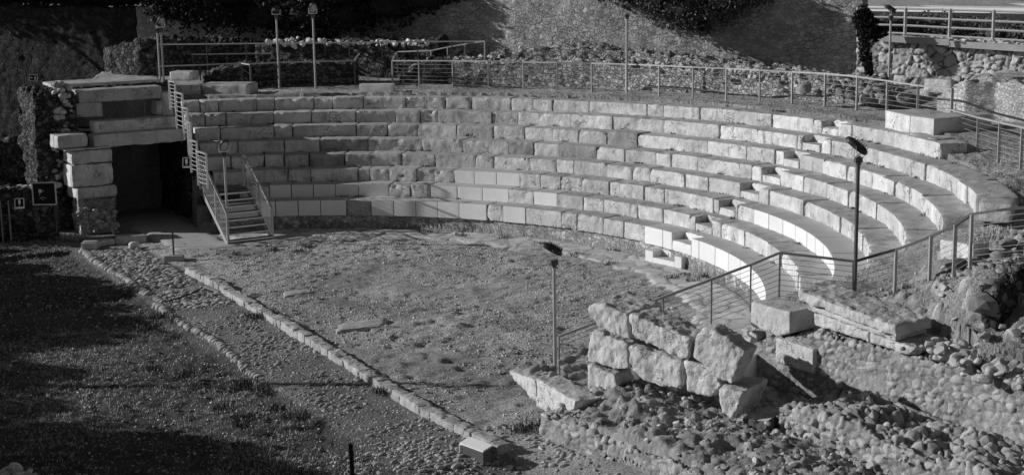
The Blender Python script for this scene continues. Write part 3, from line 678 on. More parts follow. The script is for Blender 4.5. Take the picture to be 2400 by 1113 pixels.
p4=[D(600,150,60.)[:2],D(820,150,58.9)[:2],D(1030,150,57.6)[:2]]
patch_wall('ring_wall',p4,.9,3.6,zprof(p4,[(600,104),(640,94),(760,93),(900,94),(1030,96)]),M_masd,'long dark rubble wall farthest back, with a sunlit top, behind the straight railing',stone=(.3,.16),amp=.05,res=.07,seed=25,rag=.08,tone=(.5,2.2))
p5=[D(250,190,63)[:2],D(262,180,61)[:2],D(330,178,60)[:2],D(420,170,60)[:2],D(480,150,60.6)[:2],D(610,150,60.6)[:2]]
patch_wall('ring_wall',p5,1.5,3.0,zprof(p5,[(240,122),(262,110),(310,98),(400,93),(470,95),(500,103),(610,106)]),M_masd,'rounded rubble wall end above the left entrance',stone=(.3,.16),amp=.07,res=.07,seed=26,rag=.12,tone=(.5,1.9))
# rubble heaps by the gap
def heap(name,pts,label,cat='rubble',m=None,n=60,sz=(.08,.25),tone=(.9,1.8),seed=1,spread=.5):
    r=np.random.default_rng(seed); it=[]
    for i in range(n):
        t=r.random()*(len(pts)-1); k=int(t); f=t-k; p=pts[k]*(1-f)+pts[k+1]*f; s=r.uniform(*sz)
        it.append((p+np.array([r.normal(0,spread*.5),r.normal(0,spread*.5),r.normal(-.08,.06)]),(s,s*r.uniform(.6,.9),s*r.uniform(.5,.8)),r.uniform(0,3),r.uniform(-.5,.5),r.uniform(*tone)))
    o=stones(name,it,m or M_cob,smooth=True,ang=1.); tag(o,label,cat,kind='stuff'); return o
heap('rubble_heap',[D(975,160,57.5),D(1010,138,58),D(1050,120,58.5),D(1125,112,60)],'sunlit rounded rubble spilling over the wall right of the gap',n=130,seed=3,sz=(.05,.16))
heap('rubble_heap',[D(1140,138,57),D(1200,128,57.5),D(1290,108,58),D(1330,104,58)],'sunlit rubble on top of the second ring wall',n=90,seed=4,spread=.7,sz=(.05,.15))
heap('rubble_heap',[D(1340,140,55),D(1500,140,53.5),D(1700,160,51),D(1880,176,49)],'loose stones along the top of the right ring wall',n=150,seed=5,spread=.6,sz=(.04,.12),tone=(.7,1.5))
heap('rubble_heap',[D(640,94,59.5),D(700,94,59.2),D(900,95,58.2),D(1020,97,57.5)],'pale loose stones along the farthest wall top',n=110,seed=6,spread=.35,sz=(.06,.14),tone=(1.2,2.2))
heap('rubble_heap',[D(1930,200,47),D(2060,215,46),D(2120,225,45.5)],'dark rubble in the hollow left of the pale upright block',n=110,seed=7,spread=.8,sz=(.08,.22),tone=(.4,.9))
# white block behind the top row
c=G(913,216,3.85); 
P,F,mi=rough_box(1.25,.4,.30,res=.06,rd=.02,amp=.006,seed=3); A=G(842,217,3.82); d=G(913,217,3.82)-A; d/=np.linalg.norm(d); n_=np.array([-d[1],d[0],0])
o=mkobj_mi('stone_block',A+P[:,:1]*d+P[:,1:2]*n_+P[:,2:3]*np.array([0,0,1]),F,mi,[M_new,M_ntop],loc=A); tag(o,'short pale block lying behind the topmost seat row, in front of the gap','stone block')
# blocks at upper left above the seats
def longblock(u0,v0,u1,v1,z,H,dep,label,seed,m=None,rd=.04,nm='stone_block'):
    A=G(u0,v0,z);B=G(u1,v1,z); d=B-A; L=np.linalg.norm(d); d/=L; n=np.array([-d[1],d[0],0]); n=n if n[1]>0 or abs(n[1])<1e-6 else -n
    P,F,mi=rough_box(L,dep,H,res=.07,rd=rd,amp=.014,sc=.3,seed=seed); X_=A+P[:,:1]*d+P[:,1:2]*n+(P[:,2:3]-H)*np.array([0,0,1])
    o=mkobj_mi(nm,X_,F,mi,m or [M_old,M_top],loc=A-[0,0,H]); tag(o,label,'stone block'); return o
longblock(470,197,583,197,4.2,.46,1.0,'long pale block above the left end of the topmost row, rounded right end',11,rd=.07)
longblock(408,199,468,198,4.2,.46,.9,'cracked squarish block beside the long block at the top left of the seats',12)
longblock(396,168,450,168,4.55,.35,.7,'block on the walkway wall under the left railing',13)
# right: two blocks after the broken row, upright block, ruin wall
A=G(2072,262,4.2)
longblock(2074,258,2132,271,4.22,.58,1.3,'left of the two big blocks on the broken end of the topmost row',14)
longblock(2133,271,2189,278,4.22,.58,2.1,'right of the two big blocks on the broken end of the topmost row',15,m=[M_blk,M_top])
zq=float(D(2168,184,46.8)[2])
longblock(2166,185,2230,187,zq,.42,.42,'pale block lying on top of an upright stone behind the railing at the right',18,m=[M_old,M_top])
longblock(2153,208,2180,209,zq-.40,1.0,.5,'upright pale stone carrying a lying block behind the railing at the right',19,m=[M_old,M_top],rd=.06)
pr=[G(2195,262,3.9)[:2],G(2260,290,3.7)[:2],G(2330,300,3.6)[:2],G(2420,312,3.6)[:2],G(2560,330,3.6)[:2]]
patch_wall('ruin_wall',pr,2.5,2.8,zprof(pr,[(2190,225),(2230,205),(2260,188),(2330,192),(2400,200),(2560,215)]),M_brick,'sunlit squared rubble wall at the right edge with the railing shadow on it',stone=(.22,.13),amp=.02,res=.05,seed=31,rag=.12,tone=(.8,1.25),mort=.7)
heap('rubble_heap',[D(2230,188,47.5),D(2300,180,47.5),D(2420,196,47)],'broken earthy rubble on top of the right ruin wall',n=120,seed=8,spread=1.1,sz=(.08,.26),tone=(.7,1.3))
heap('rubble_heap',[G(2245,345,3.4),G(2300,325,3.5),G(2420,350,3.5)],'loose rubble at the foot of the right ruin wall',n=90,seed=9,spread=.5,sz=(.06,.2),tone=(.7,1.3))
# ------------------------------------------------------------------ back wall
WN=radians(236); WT=np.array([sin(WN),-cos(WN),0]); WT=WT if WT[0]<0 else -WT; B0=np.array([21.7,13.9,0.])
bw=[(B0+WT*t)[:2] for t in (60,44,30,15,0)]
bw_l=[(B0+WT*t)[:2] for t in (62,50,40,31.0)]; bw_r=[(B0+WT*t)[:2] for t in (31.0,20,10,0)]
def wtop(path,v): 
    return zprof(path,v)
patch_wall('back_wall',bw_l,.8,-.5,zprof(bw_l,[(-300,14),(0,14),(100,20),(370,22)]),M_walld,'tall rubble boundary wall at the upper left, coloured dark for its shade',stone=(.42,.28),amp=.05,res=.1,seed=41,rag=.04,tone=(.6,1.6))
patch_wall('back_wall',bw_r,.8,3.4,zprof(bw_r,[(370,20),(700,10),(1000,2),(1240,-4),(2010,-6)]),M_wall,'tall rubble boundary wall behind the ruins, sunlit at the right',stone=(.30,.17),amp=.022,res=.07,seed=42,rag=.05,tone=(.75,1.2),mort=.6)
# ------------------------------------------------------------------ retaining wall, kerb, street railing on the right
rw=[D(2008,150,51.6)[:2],D(2080,150,51.)[:2],D(2240,150,49.6)[:2],D(2420,160,48.)[:2],D(2700,160,45.5)[:2]]
patch_wall('retaining_wall',rw,1.0,3.4,zprof(rw,[(2010,78),(2070,92),(2240,100),(2400,112),(2700,130)]),M_ret,'retaining wall of big angular boulders below the street railing',stone=(.42,.34),amp=.07,res=.04,seed=51,rag=.03,tone=(.7,1.2),mort=.2,lumpy=2)
b=MB(); kk=[D(2064,88,50.9),D(2230,98,49.5),D(2232,101,49.5),D(2420,113,47.8),D(2700,128,45.2)]
for i in (0,1,2,3): b.bar(kk[i]+[0,0,-.02],kk[i+1]+[0,0,-.02],.45,.2)
tag(b.build('kerb',M_conc),'pale concrete coping on top of the boulder retaining wall','kerb')
ps=[]
for u,vt,vb in [(2010,20,80),(2121,21,84),(2225,24,91),(2327,27,97),(2429,30,104),(2540,33,110)]:
    f=D(u,vb,52.4-(u-2010)*.0085); ps.append((np.array([f[0],f[1],ZAT(f[0],f[1],vt)]),f))
root=thing('street_railing',ps[0][1],'pale street railing with four horizontal bars above the boulder wall','railing')
for t,f in ps: MB().bar(f,t+[0,0,.04],.09,.09,up=(1,0,0)).build('post',M_steel,root)
for fr in (0,.33,.62,.92):
    b=MB()
    for i in range(len(ps)-1): b.tube([ps[i][0]*(1-fr)+ps[i][1]*fr,ps[i+1][0]*(1-fr)+ps[i+1][1]*fr],.04,6)
    b.build('bar',M_bright,root)
# street and rail tracks beyond
st=[(D(2000,26,60)),(D(2600,40,60)),(D(2600,-10,130)),(D(1990,-10,130))]
b=MB()
z0=5.35
q=[np.array([22,24,z0]),np.array([70,14,z0]),np.array([110,120,z0]),np.array([30,120,z0])]
b.V=[tuple(t) for t in q]; b.F=[(0,1,2,3)]; b.build('road',M_asph)['kind']='structure'
root=None
for k,(v,wd,hh,mm,lab) in enumerate([(20,.3,.25,M_white,'low white kerb beam behind the street railing'),(13,.15,.12,M_steel,'nearer steel rail of the track behind the street'),(5,.15,.12,M_steel,'farther steel rail of the track behind the street')]):
    A=G(1990,v,5.5);B=G(2700,v+11,5.5); o=MB().bar(A,B,wd,hh).build('rail_beam',mm); tag(o,lab,'rail')
A=G(2156,16,5.4); o=MB().tube([A,A+[0,0,4.5]],.08,8).build('mast',M_bright); tag(o,'pale mast standing beyond the street railing','mast')
# ------------------------------------------------------------------ foliage
def leaves(name,blobs,n,size,m,parent=None,seed=0,drop=0.,core=True,mcore=None):
    """blobs: (centre, radii). leaf sized faces through the outer shell of each blob"""
    r=np.random.default_rng(seed); vol=np.array([b[1][0]*b[1][1]+b[1][1]*b[1][2] for b in blobs]); vol=vol/vol.sum(); Cs=[]
    for (c,R),w in zip(blobs,vol):
        k=int(n*w); d=r.normal(size=(k,3)); d/=np.linalg.norm(d,axis=1,keepdims=True); rad=.62+.42*r.random(k)**.6
        P=d*rad[:,None]; lump=1+.35*vn(d*2.2+np.array(c),.9,seed+3); P=P*lump[:,None]*np.array(R)+np.array(c); Cs.append(P)
    Cn=np.vstack(Cs); cl=vn(Cn,.55,seed+4); keep=cl+r.uniform(-.55,.55,len(Cn))>-.25; Cn=Cn[keep]; N=len(Cn)
    a=r.normal(size=(N,3)); a/=np.linalg.norm(a,axis=1,keepdims=True); b=r.normal(size=(N,3)); b-=a*(a*b).sum(1)[:,None]; b/=np.linalg.norm(b,axis=1,keepdims=True)
    s=size*r.uniform(.6,1.4,N)[:,None]
    V=np.stack([Cn-a*s,Cn+b*s*.55,Cn+a*s,Cn-b*s*.55],1).reshape(-1,3); F=np.arange(4*N).reshape(-1,4)
    return obj(name,V,F,m,parent)
def blobcore(name,blobs,m,parent):
    Vs=[];Fs=[];k=0
    for c,R in blobs:
        V,F=ICO[0]; W=V*np.array(R)*.72+np.array(c); Vs.append(W);Fs.append(F+k);k+=len(W)
    return obj(name,np.vstack(Vs),np.vstack(Fs),m,parent,smooth=True)
def wp(u,v,off=0.):   # point on the back wall seen at (u,v), moved out by off
    d=ray(u,v); n=np.array([cos(WN),sin(WN),0]); X_=CAMP+d*(((B0-CAMP)@n-0)/(d@n)); return X_+n*off
root=thing('ivy',wp(1600,90,0)*[1,1,0]+[0,0,4],'sunlit ivy hanging over the top of the back wall','ivy')
bl=[(wp(u,v,o),(a,b_,c_)) for u,v,o,a,b_,c_ in [(1500,-5,.3,.8,.6,.4),(1560,8,.5,.9,.8,.6),(1600,28,.6,.9,.9,.7),(1640,18,.9,1.1,1.1,.8),(1622,52,.6,.65,.7,.5),(1690,30,.8,.8,.8,.6),(1655,60,.3,.4,.4,.4),(1730,-2,.7,1.1,1.,.6),(1600,-30,.5,2.,1.5,.8),(1450,-20,.3,1.,.7,.5),(1780,-20,.5,1.,.8,.5)]]
leaves('foliage',bl,15000,.055,M_leaf,root,1); blobcore('stem_mass',bl,M_leafd,root)
root=thing('ivy',wp(740,90,0)*[1,1,0]+[0,0,4],'dark shaded ivy mass covering the back wall behind the twin lamps','ivy')
bl=[(wp(u,v,o*.6),(a*.9,b_*.55,c_*.8)) for u,v,o,a,b_,c_ in [(400,10,.5,1.,1,.9),(470,22,.9,1.6,1.3,1.2),(560,28,1.,1.8,1.4,1.3),(660,32,1.,1.8,1.4,1.3),(760,34,1.,1.8,1.4,1.2),(850,28,1.,1.6,1.3,1.1),(930,15,.8,1.4,1.2,1.0),(1010,0,.6,1.2,1.,.7),(1060,-12,.4,1.1,.9,.5),(600,-25,1.5,4,2,1.2),(840,-25,1.5,4,2,1.2),(450,-20,1.5,2,2,1.2)]]
leaves('foliage',bl,22000,.08,M_leafd,root,2); blobcore('stem_mass',bl,M_leafd,root)  # near-black leaves carry the shade on this ivy in their colour
root=thing('hedge',wp(150,20,-1.5)*[1,1,0]+[0,0,5.5],'dark hedge behind the top of the left back wall','hedge')
bl=[(wp(u,6+6*sin(u),-1.6)+[0,0,.25],(1.3,1.,.75)) for u in range(-60,430,45)]
leaves('foliage',bl,7000,.09,M_leafd,root,8); blobcore('stem_mass',bl,M_leafd,root)
root=thing('trailing_plant',D(2030,120,51)*[1,1,0]+[0,0,4.4],'dark creeper trailing down the broken end of the back wall','creeper')
bl=[(D(u,v,d),(a*.6,a*.6,c_*.9)) for u,v,d,a,c_ in [(2022,45,49.9,.45,.45),(2035,65,49.9,.5,.45),(2040,90,49.9,.42,.4),(2025,75,49.9,.28,.5),(2028,115,49.9,.3,.4),(2034,140,49.9,.26,.35),(2038,165,49.9,.2,.3),(2060,78,49.9,.5,.2)]]
leaves('foliage',bl,9000,.05,M_leafd,root,3)
root=thing('hedge',D(2200,90,57)*[1,1,0]+[0,0,5.3],'scrubby weeds growing behind the street railing','hedge')
bl=[]
for i in range(26): u=2050+i*22; bl.append((D(u,62+ (u-2050)*.045+random.uniform(-8,8),54.2-(u-2050)*.0085+random.uniform(-.4,.8)),(.75,.75,random.uniform(.35,.6))))
leaves('foliage',bl,16000,.05,mat('scrub',.13,.4,.2,0,.1),root,4); blobcore('twigs',[(c,(a*.8,b_*.8,e_*.7)) for c,(a,b_,e_) in bl],M_weed,root)
# ------------------------------------------------------------------ off frame trees and lamp mast that throw the shadows
SZ=radians(163.5); SE=radians(22); SV=np.array([cos(SZ),sin(SZ),0]); SP=np.array([-sin(SZ),cos(SZ),0])
def PQ(p,q,L): return SV*L+SP*p+np.array([0,0,q-(35-L)*math.tan(SE)*1.0-(35-L)*(.404-math.tan(SE))])
def tree(blobs,foot,label,seed,n=9000,size=.13,m=None):
    root=thing('tree',foot,label,'tree','trees standing past the left edge')
    c=np.mean([b[0] for b in blobs],axis=0)
    b=MB(); b.tube([foot,foot*.5+np.array([c[0],c[1],foot[2]*0+c[2]*.45])*.5+[.1,.05,0],c],[.28,.2,.08],8)
    for bb in blobs[:6]: b.tube([foot*.4+c*.6,np.array(bb[0])],[.1,.03],6)
    b.build('trunk',M_bark,root); cr=leaves('crown',blobs,n,size,M_leafd,root,seed); blobcore('shadow_core',[(c_,(a_*1.22,b_*1.22,e_*1.22)) for c_,(a_,b_,e_) in blobs],M_leafd,root)  # solid core added inside each unseen crown for a crisp shadow
    return root
def pqb(lst,L): return [(PQ(p,q,L+random.uniform(-.5,.5)),(r,r,rz)) for p,q,r,rz in lst]
L1=13.
def gr(v): return np.array([v[0],v[1],0.])
tree(pqb([(-8.3,9.6,.9,.5),(-6.6,9.9,1.,.8),(-5.,10.8,1.,.9),(-3.4,11.4,1.1,1.),(-6,9.,1.5,.8),(-4,9.5,1.6,1.)],11.8),gr(PQ(-5.5,9,11.8)),'low dark shrub tree shading the ground beside the left entrance',11,14000,.11)
tree(pqb([(-1.5,11.4,1.1,1.),(-.2,11.9,1.2,1.1),(1.1,11.7,1.1,1.),(0,10.4,1.8,1.2),(-2,10.2,1.5,1.)],L1),gr(PQ(0,9,L1)),'leafy tree past the left edge shading the middle of the dirt ground',12,20000,.11)
tree(pqb([(3,11.4,1.,.8),(4.2,12.4,.8,.55),(5.4,11.9,1.,.9),(7.,12.1,1.1,1.),(4.5,10.6,1.8,1.2),(6.5,10.9,1.8,1.2)],L1),gr(PQ(5,9,L1)),'leafy tree past the left edge beside the tall mast',13,22000,.11)
tree(pqb([(9.2,13.9,1.2,1.3),(10.6,14.4,1.3,1.3),(12.2,13.8,1.5,1.6),(8.4,12.7,1.1,1.2),(10.5,12.2,1.8,1.5),(13,12.,1.8,1.6),(9,11,1.8,1.3),(14.5,13,1.7,2)],L1),gr(PQ(11,9,L1)),'tallest leafy tree past the left edge, nearest the camera',14,30000,.12)
tree(pqb([(-25.5,19.9,1.,1.),(-26.8,19.8,1.5,1.3),(-28.5,19.5,1.9,1.8),(-30.5,17.5,2.2,2.4),(-29,16.,2.,1.8),(-32,14.5,2.4,2.4),(-27,18.4,1.,.8),(-34,13,2.4,2.8)],26),gr(PQ(-29,9,26)),'big dark tree past the left end of the back wall',15,22000,.16)
for (p_,q_,L_,h_,lab,sd) in [(19.,24.,10.,1.,'added very tall tree past the lower left corner, blocking sky light',31),(25,22,9,1.,'second added sky-blocking tree past the lower left corner, farther left',32)]:  # both trees added out of view to cut skylight on the left ground
    c_=PQ(p_,q_,L_); tree([(c_+[random.uniform(-3,3),random.uniform(-3,3),random.uniform(-7,1)],(3.2,3.2,3.)) for _ in range(9)],gr(c_),lab,sd,14000,.22)
# tall mast whose thin shadow crosses the orchestra
f=gr(PQ(float(G(900,898)@SP),0,15)); root=thing('mast',f,'tall thin mast past the left edge, its shadow crossing the orchestra','mast')
MB().tube([f,f+[0,0,10.4]],[.13,.10],10).build('pole',M_steel,root); MB().box(f+[0,0,10.45],(1,0,0),(0,1,0),(0,0,1),.2,.15,.08).build('cap',M_dsteel,root)
# ------------------------------------------------------------------ floodlights
def oval(c,ax,ay,az,L,W,H,n=20,fins=True):
    b=MB(); prof=[(-1,.86),(-.75,.98),(0,1),(.55,.9),(1,.62)]
    k0=0
    for (t,s) in prof:
        for j in range(n):
            th=2*pi*j/n; cx=math.copysign(abs(cos(th))**.8,cos(th)); sy=math.copysign(abs(sin(th))**.8,sin(th))
            b.V.append(tuple(c+ax*L*.5*cx*s+ay*W*.5*sy*s+az*H*.5*t))
    for i in range(len(prof)-1):
        for j in range(n): b.F.append((i*n+j,i*n+(j+1)%n,(i+1)*n+(j+1)%n,(i+1)*n+j))
    b.F.append(tuple(range(n))[::-1]); b.F.append(tuple((len(prof)-1)*n+j for j in range(n)))
    return b
def lamp(foot,H,az,tilt,label,size=1.,mp=None,fins=True,cable=False):
    """az: where the lamp looks (deg), tilt: downwards (deg)"""
    foot=np.asarray(foot,float); root=thing('floodlight',foot,label,'floodlight','floodlights on thin poles'); top=foot+[0,0,H]
    MB().tube([foot,top],.038,10).build('pole',mp or M_steel,root,smooth=False)
    MB().tube([top-[0,0,.10],top+[0,0,.07]],.055,10).box(top-[0,0,.0],(1,0,0),(0,1,0),(0,0,1),.07,.05,.05).build('collar',M_dsteel,root)
    t=radians(az); f=np.array([cos(t),sin(t),0]); sd=np.array([-sin(t),cos(t),0]); tl=radians(tilt)
    out=f*cos(tl)-np.array([0,0,1])*sin(tl); nrm=f*sin(tl)+np.array([0,0,1])*cos(tl)    # nrm: housing back, -nrm: glass side
    c=top+[0,0,.26]+f*.06*0+out*.04
    b=MB(); b.box(top+[0,0,.09],sd,f,(0,0,1),.15*size,.025,.012)
    for s_ in (-1,1): b.bar(top+sd*s_*.15*size+[0,0,.09],c+sd*s_*.15*size,.03,.012,up=f)
    b.build('bracket',M_bright,root)
    h=oval(c,out,sd,nrm,.46*size,.29*size,.11*size).build('lamp_head',M_head,root)
    b=MB()
    for j in range(7 if fins else 0):
        o_=c+nrm*.07*size-out*(.17-.045*j)*size; b.box(o_,out,sd,nrm,.006,.11*size,.028)
    if fins: b.build('cooling_fin',M_head,h if False else root)
    gl=oval(c-nrm*.058*size,out,sd,nrm,.36*size,.22*size,.008).build('glass',M_glass,root)
    if cable: MB().tube([c-out*.18+nrm*.03,c-out*.25,top-out*.1+[0,0,.1],top-[0,0,.05]+f*-.05],.008,5).build('cable',M_white,root)
    return root
def lamp_uv(u,vf,vt,z,az,tilt,label,**k):
    f=G(u,vf,z); return lamp(f,ZAT(f[0],f[1],vt)-z,az,tilt,label,**k)
lamp_uv(1302,925,615,0,170,-30,'floodlight on the pole in front of the cobble pile, looking left',cable=True)
f=D(2003,690,29.7); lamp(f,ZAT(f[0],f[1],375)-f[2],150,-38,'nearest floodlight, on the dark pole beside the cornice block',mp=M_dsteel,size=1.12,cable=True)
lamp_uv(536,570,362,0,-75,-50,'floodlight on the pole beside the metal stair, facing the camera')
lamp_uv(1469,219,38,3.85,165,-25,'floodlight behind the long curved railing, in front of the sunlit wall')
lamp_uv(2083,200,42,4.2,165,-35,'floodlight at the right, in front of the boulder wall')
lamp_uv(740,208,38,3.85,-75,-58,'right one of the two lamps standing before the dark ivy, tilted to the camera')
lamp_uv(655,207,40,3.85,100,5,'left one of the two lamps standing before the dark ivy, head flat')
lamp_uv(388,262,70,3.2,-60,-58,'right lamp of the crossed pair above the left entrance')
lamp_uv(380,262,72,3.2,170,-38,'left lamp of the crossed pair above the left entrance, head turned up')
# ------------------------------------------------------------------ left entrance
LB=thing('entrance_arch',AB(-14.5,1.5),'ruined stone entrance at the left with long lintels over a dark passage','ruin')
def eblock(u0,u1,vt,vb,a,dep,nm='lintel',m=None,seed=1,rd=.03,slant=0.,amp=.018):
    A=PA(u0,vt,a);B=PA(u1,vt,a); b0=A@E2;b1=B@E2; zt=(A[2]+B[2])/2; zb=PA(u0,vb,a)[2]*.5+PA(u1,vb,a)[2]*.5
    P,F,mi=rough_box(b1-b0,dep,zt-zb,res=.08,rd=rd,amp=amp,sc=.35,seed=seed,chip=4)
    if slant: P[:,0]-=slant*(P[:,1]/dep)*(1-P[:,0]/(b1-b0))
    X_=E2*b0+E1*a+P[:,:1]*E2-P[:,1:2]*E1+(P[:,2:3]+zb)*np.array([0,0,1])
    return mkobj_mi(nm,X_,F,mi,m or [M_old,M_top],LB)
A0=-14.4
eblock(218,430,309,340,A0,.6,'lintel',seed=1,slant=.06)
eblock(133,206,316,347,A0,.8,'lintel',seed=2,slant=.06)
eblock(222,412,279,308,A0-.45,.6,'lintel',seed=3,slant=.06)
eblock(182,380,207,237,A0-1.1,.7,'lintel',seed=4,slant=.06)
eblock(124,380,192,200,A0-2.0,1.6,'top_slab',seed=5)
eblock(177,240,241,276,A0-1.1,.7,'support_block',seed=6)
eblock(366,380,234,270,A0-1.1,.7,'support_block',seed=7)
eblock(166,263,352,383,A0+.05,.9,'pier_block',seed=8,m=[M_old,M_top],slant=.06)
eblock(166,264,384,437,A0+.05,.9,'pier_block',seed=9,slant=.06)
eblock(150,264,346,352,A0+.1,1.,'moulding',seed=19)
eblock(180,275,437,464,A0+.12,1.0,'pier_block',seed=10,slant=.1,rd=.06)
eblock(380,405,215,275,A0-1.0,.7,'support_block',seed=17)
def ebox(b0,b1,a0,a1,z0,z1,m,nm,seed=1,stone=(.3,.16),tone=(.5,1.3),amp=.05,res=.07,rag=0.05,th=None):
    """masonry body between b0..b1, front plane a0 (towards orchestra), back a1"""
    p=[AB(a0,b0)[:2],AB(a0,b1)[:2]]
    return patch_wall(nm,p,abs(a1-a0),z0,z1,m,'', stone=stone,amp=amp,res=res,seed=seed,rag=rag,parent=LB,tone=tone)
bL=(PA(186,500,A0)@E2); bR=(PA(272,500,A0)@E2); bR2=(PA(452,450,A0)@E2); bRR=(PA(500,450,-12.6)@E2)
ebox(bL,bR,A0-.02,A0-.9,-.2,PA(230,463,A0)[2]-.02,M_mas,'pier_core',seed=61,tone=(.4,1.3))
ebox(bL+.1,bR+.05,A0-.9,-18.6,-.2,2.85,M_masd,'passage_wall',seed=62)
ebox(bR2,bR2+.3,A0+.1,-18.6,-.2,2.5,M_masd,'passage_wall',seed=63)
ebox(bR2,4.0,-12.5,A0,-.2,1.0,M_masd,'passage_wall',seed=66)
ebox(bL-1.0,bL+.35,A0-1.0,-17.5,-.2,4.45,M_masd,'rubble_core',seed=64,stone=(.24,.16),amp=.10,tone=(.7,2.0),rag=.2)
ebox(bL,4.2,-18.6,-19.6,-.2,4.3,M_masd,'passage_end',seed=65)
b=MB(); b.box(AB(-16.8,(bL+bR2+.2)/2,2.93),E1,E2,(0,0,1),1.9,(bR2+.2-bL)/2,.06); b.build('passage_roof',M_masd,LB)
# rubble on the left edge of the arch and at the pier foot
r=np.random.default_rng(5); it=[]
for i in range(230):
    v=r.uniform(196,440); u=np.interp(v,[190,240,330,440],[150,150,140,128])+r.normal(0,13); p=PA(u,v,A0-.95-r.uniform(0,.5)); s=r.uniform(.06,.15)
    it.append((p,(s,s*.8,s*.7),r.uniform(0,3),r.uniform(-.4,.4),r.uniform(.9,1.7)))
stones('rubble_edge',it,M_cob,LB)
it=[]
for i in range(90):
    u=r.uniform(180,275); v=r.uniform(490,545); p=PA(u,v,A0+.1+(v-490)*.008+r.uniform(0,.15)); s=r.uniform(.05,.14); it.append((p,(s,s*.8,s*.65),r.uniform(0,3),r.uniform(-.4,.4),r.uniform(.6,1.4)))
stones('foot_rubble',it,M_cob,LB)
# low stone ledge at the pier foot
def ledge(u0,v0,u1,v1,z,H,dep,label,seed): return longblock(u0,v0,u1,v1,z,H,dep,label,seed,nm='ledge_stone')
ledge(268,553,340,551,.22,.3,.35,'flat ledge stone at the foot of the left pier, right one',31)
ledge(188,570,225,569,.18,.3,.5,'worn ledge stone with a sunlit side at the foot of the left pier',32)
ledge(220,566,270,560,.12,.25,.4,'low dark ledge stone between the other two at the pier foot',33)
x,y,_=G(315,578); it=[((x,y,.06),(.17,.1,.09),.3,.1,1.9)]; tag(stones('stone',it,M_cob),'small white stone lying near the left pier foot','stone')
# low wall, panels and gate at the far left
lw=[G(-90,575)[:2],G(138,560)[:2]]
patch_wall('low_wall',lw,.7,-.2,zprof(lw,[(-90,452),(0,447),(138,440)]),M_masd,'low dark rubble wall behind the information panel, with a sunlit cobble top',stone=(.28,.16),amp=.04,res=.06,seed=71,rag=.05,tone=(.6,1.3))
r=np.random.default_rng(6); it=[]
for i in range(150):
    t=r.random(); p=np.array([*(lw[0]*(1-t)+lw[1]*t),0.]); dn=(lw[1]-lw[0]); dn/=np.linalg.norm(dn); off=r.uniform(.05,.7); p[:2]+=np.array([-dn[1],dn[0]])*off
    s=r.uniform(.06,.13); p[2]=1.66+.02; it.append((p,(s,s*.8,s*.5),r.uniform(0,3),r.uniform(-.3,.3),r.uniform(1.,1.7)))
zt=ZAT(lw[1][0],lw[1][1],441)
for i in range(len(it)): it[i][0][2]=zt+random.uniform(-.05,.03)
o=stones('wall_cobbles',it,M_cob); tag(o,'rounded cobbles bedded on top of the low left wall','cobbles',kind='stuff')
hw=[G(-200,520,0)[:2],D(60,420,56)[:2],D(112,420,56)[:2]]
patch_wall('rear_wall',hw,.8,-.2,zprof(hw,[(-200,330),(50,330),(90,318),(115,312)]),M_masd,'dark ruined wall stub behind the low left wall',stone=(.28,.16),amp=.06,res=.09,seed=72,rag=.2,tone=(.6,1.4))
def panel(u0,v0,u1,v1,u3,v3,dpt,label,name,bars,mb=M_black,fr=.035,tilt=0,post=None):
    """flat sign seen with top corners (u0,v0)-(u1,v1) and lower left (u3,v3)"""
    A=D(u0,v0,dpt);B=D(u1,v1,dpt-.02);C=D(u3,v3,dpt); x=B-A; W=np.linalg.norm(x); x/=W; y=C-A; H=np.linalg.norm(y); y/=H; n=np.cross(x,y); n=n if n@FW<0 else -n; n/=np.linalg.norm(n)
    root=thing(name,A-[0,0,H],label,'sign')
    MB().box(A+x*W/2+y*H/2,x,y,n,W/2,H/2,.012).build('board',mb,root)
    b=MB()
    for (p,q) in (((0,0),(W,0)),((0,H),(W,H)),((0,0),(0,H)),((W,0),(W,H))): b.bar(A+x*p[0]+y*p[1]+n*.015,A+x*q[0]+y*q[1]+n*.015,fr,fr,up=n)
    b.build('frame',M_white,root)
    for (nm,bx) in bars:
        b=MB()
        for (cx,cy,hx,hy,ang) in bx:
            a_=x*cos(ang)+y*sin(ang); c_=-x*sin(ang)+y*cos(ang); b.box(A+x*W*cx+y*H*cy+n*.018,a_,c_,n,hx*W,hy*H,.004)
        b.build(nm,M_white,root)
    if post:
        for f_ in post: MB().bar(A+x*W*f_+y*H-n*.03,A+x*W*f_+y*H-n*.03-[0,0,post[f_]],.04,.04,up=(1,0,0)).build('post',M_dsteel,root)
    return root
panel(75,429,129,428,79,480,46.0,'large black information panel in a pale frame before the low left wall','information_panel',[('hammer_symbol',[(.33,.38,.065,.085,0),(.46,.37,.03,.02,0),(.30,.53,.012,.05,0)]),('lettering',[(.32,.71,.03,.012,-.5),(.38,.675,.025,.012,-.3),(.46,.66,.03,.012,0),(.54,.70,.03,.012,.5)]),('emblem',[(.42,.77,.02,.02,.785)])],post={.1:.9,.9:.9})
panel(35,466,56,465,36,489,46.0,'small square pictogram sign low on the far left wall','sign',[('figure_symbol',[(.5,.33,.13,.22,0),(.5,.68,.05,.05,.785)]),('text_strip',[(.5,.92,.46,.08,0)])],fr=.02)
panel(429,370,446,370,429,393,47.6,'small square pictogram sign hanging at the right side of the dark passage','sign',[('figure_symbol',[(.5,.36,.16,.24,0),(.5,.70,.05,.05,.785)]),('text_strip',[(.5,.93,.46,.07,0)])],fr=.02)
dd_=float((wp(78,182,.15)-CAMP)@FW)
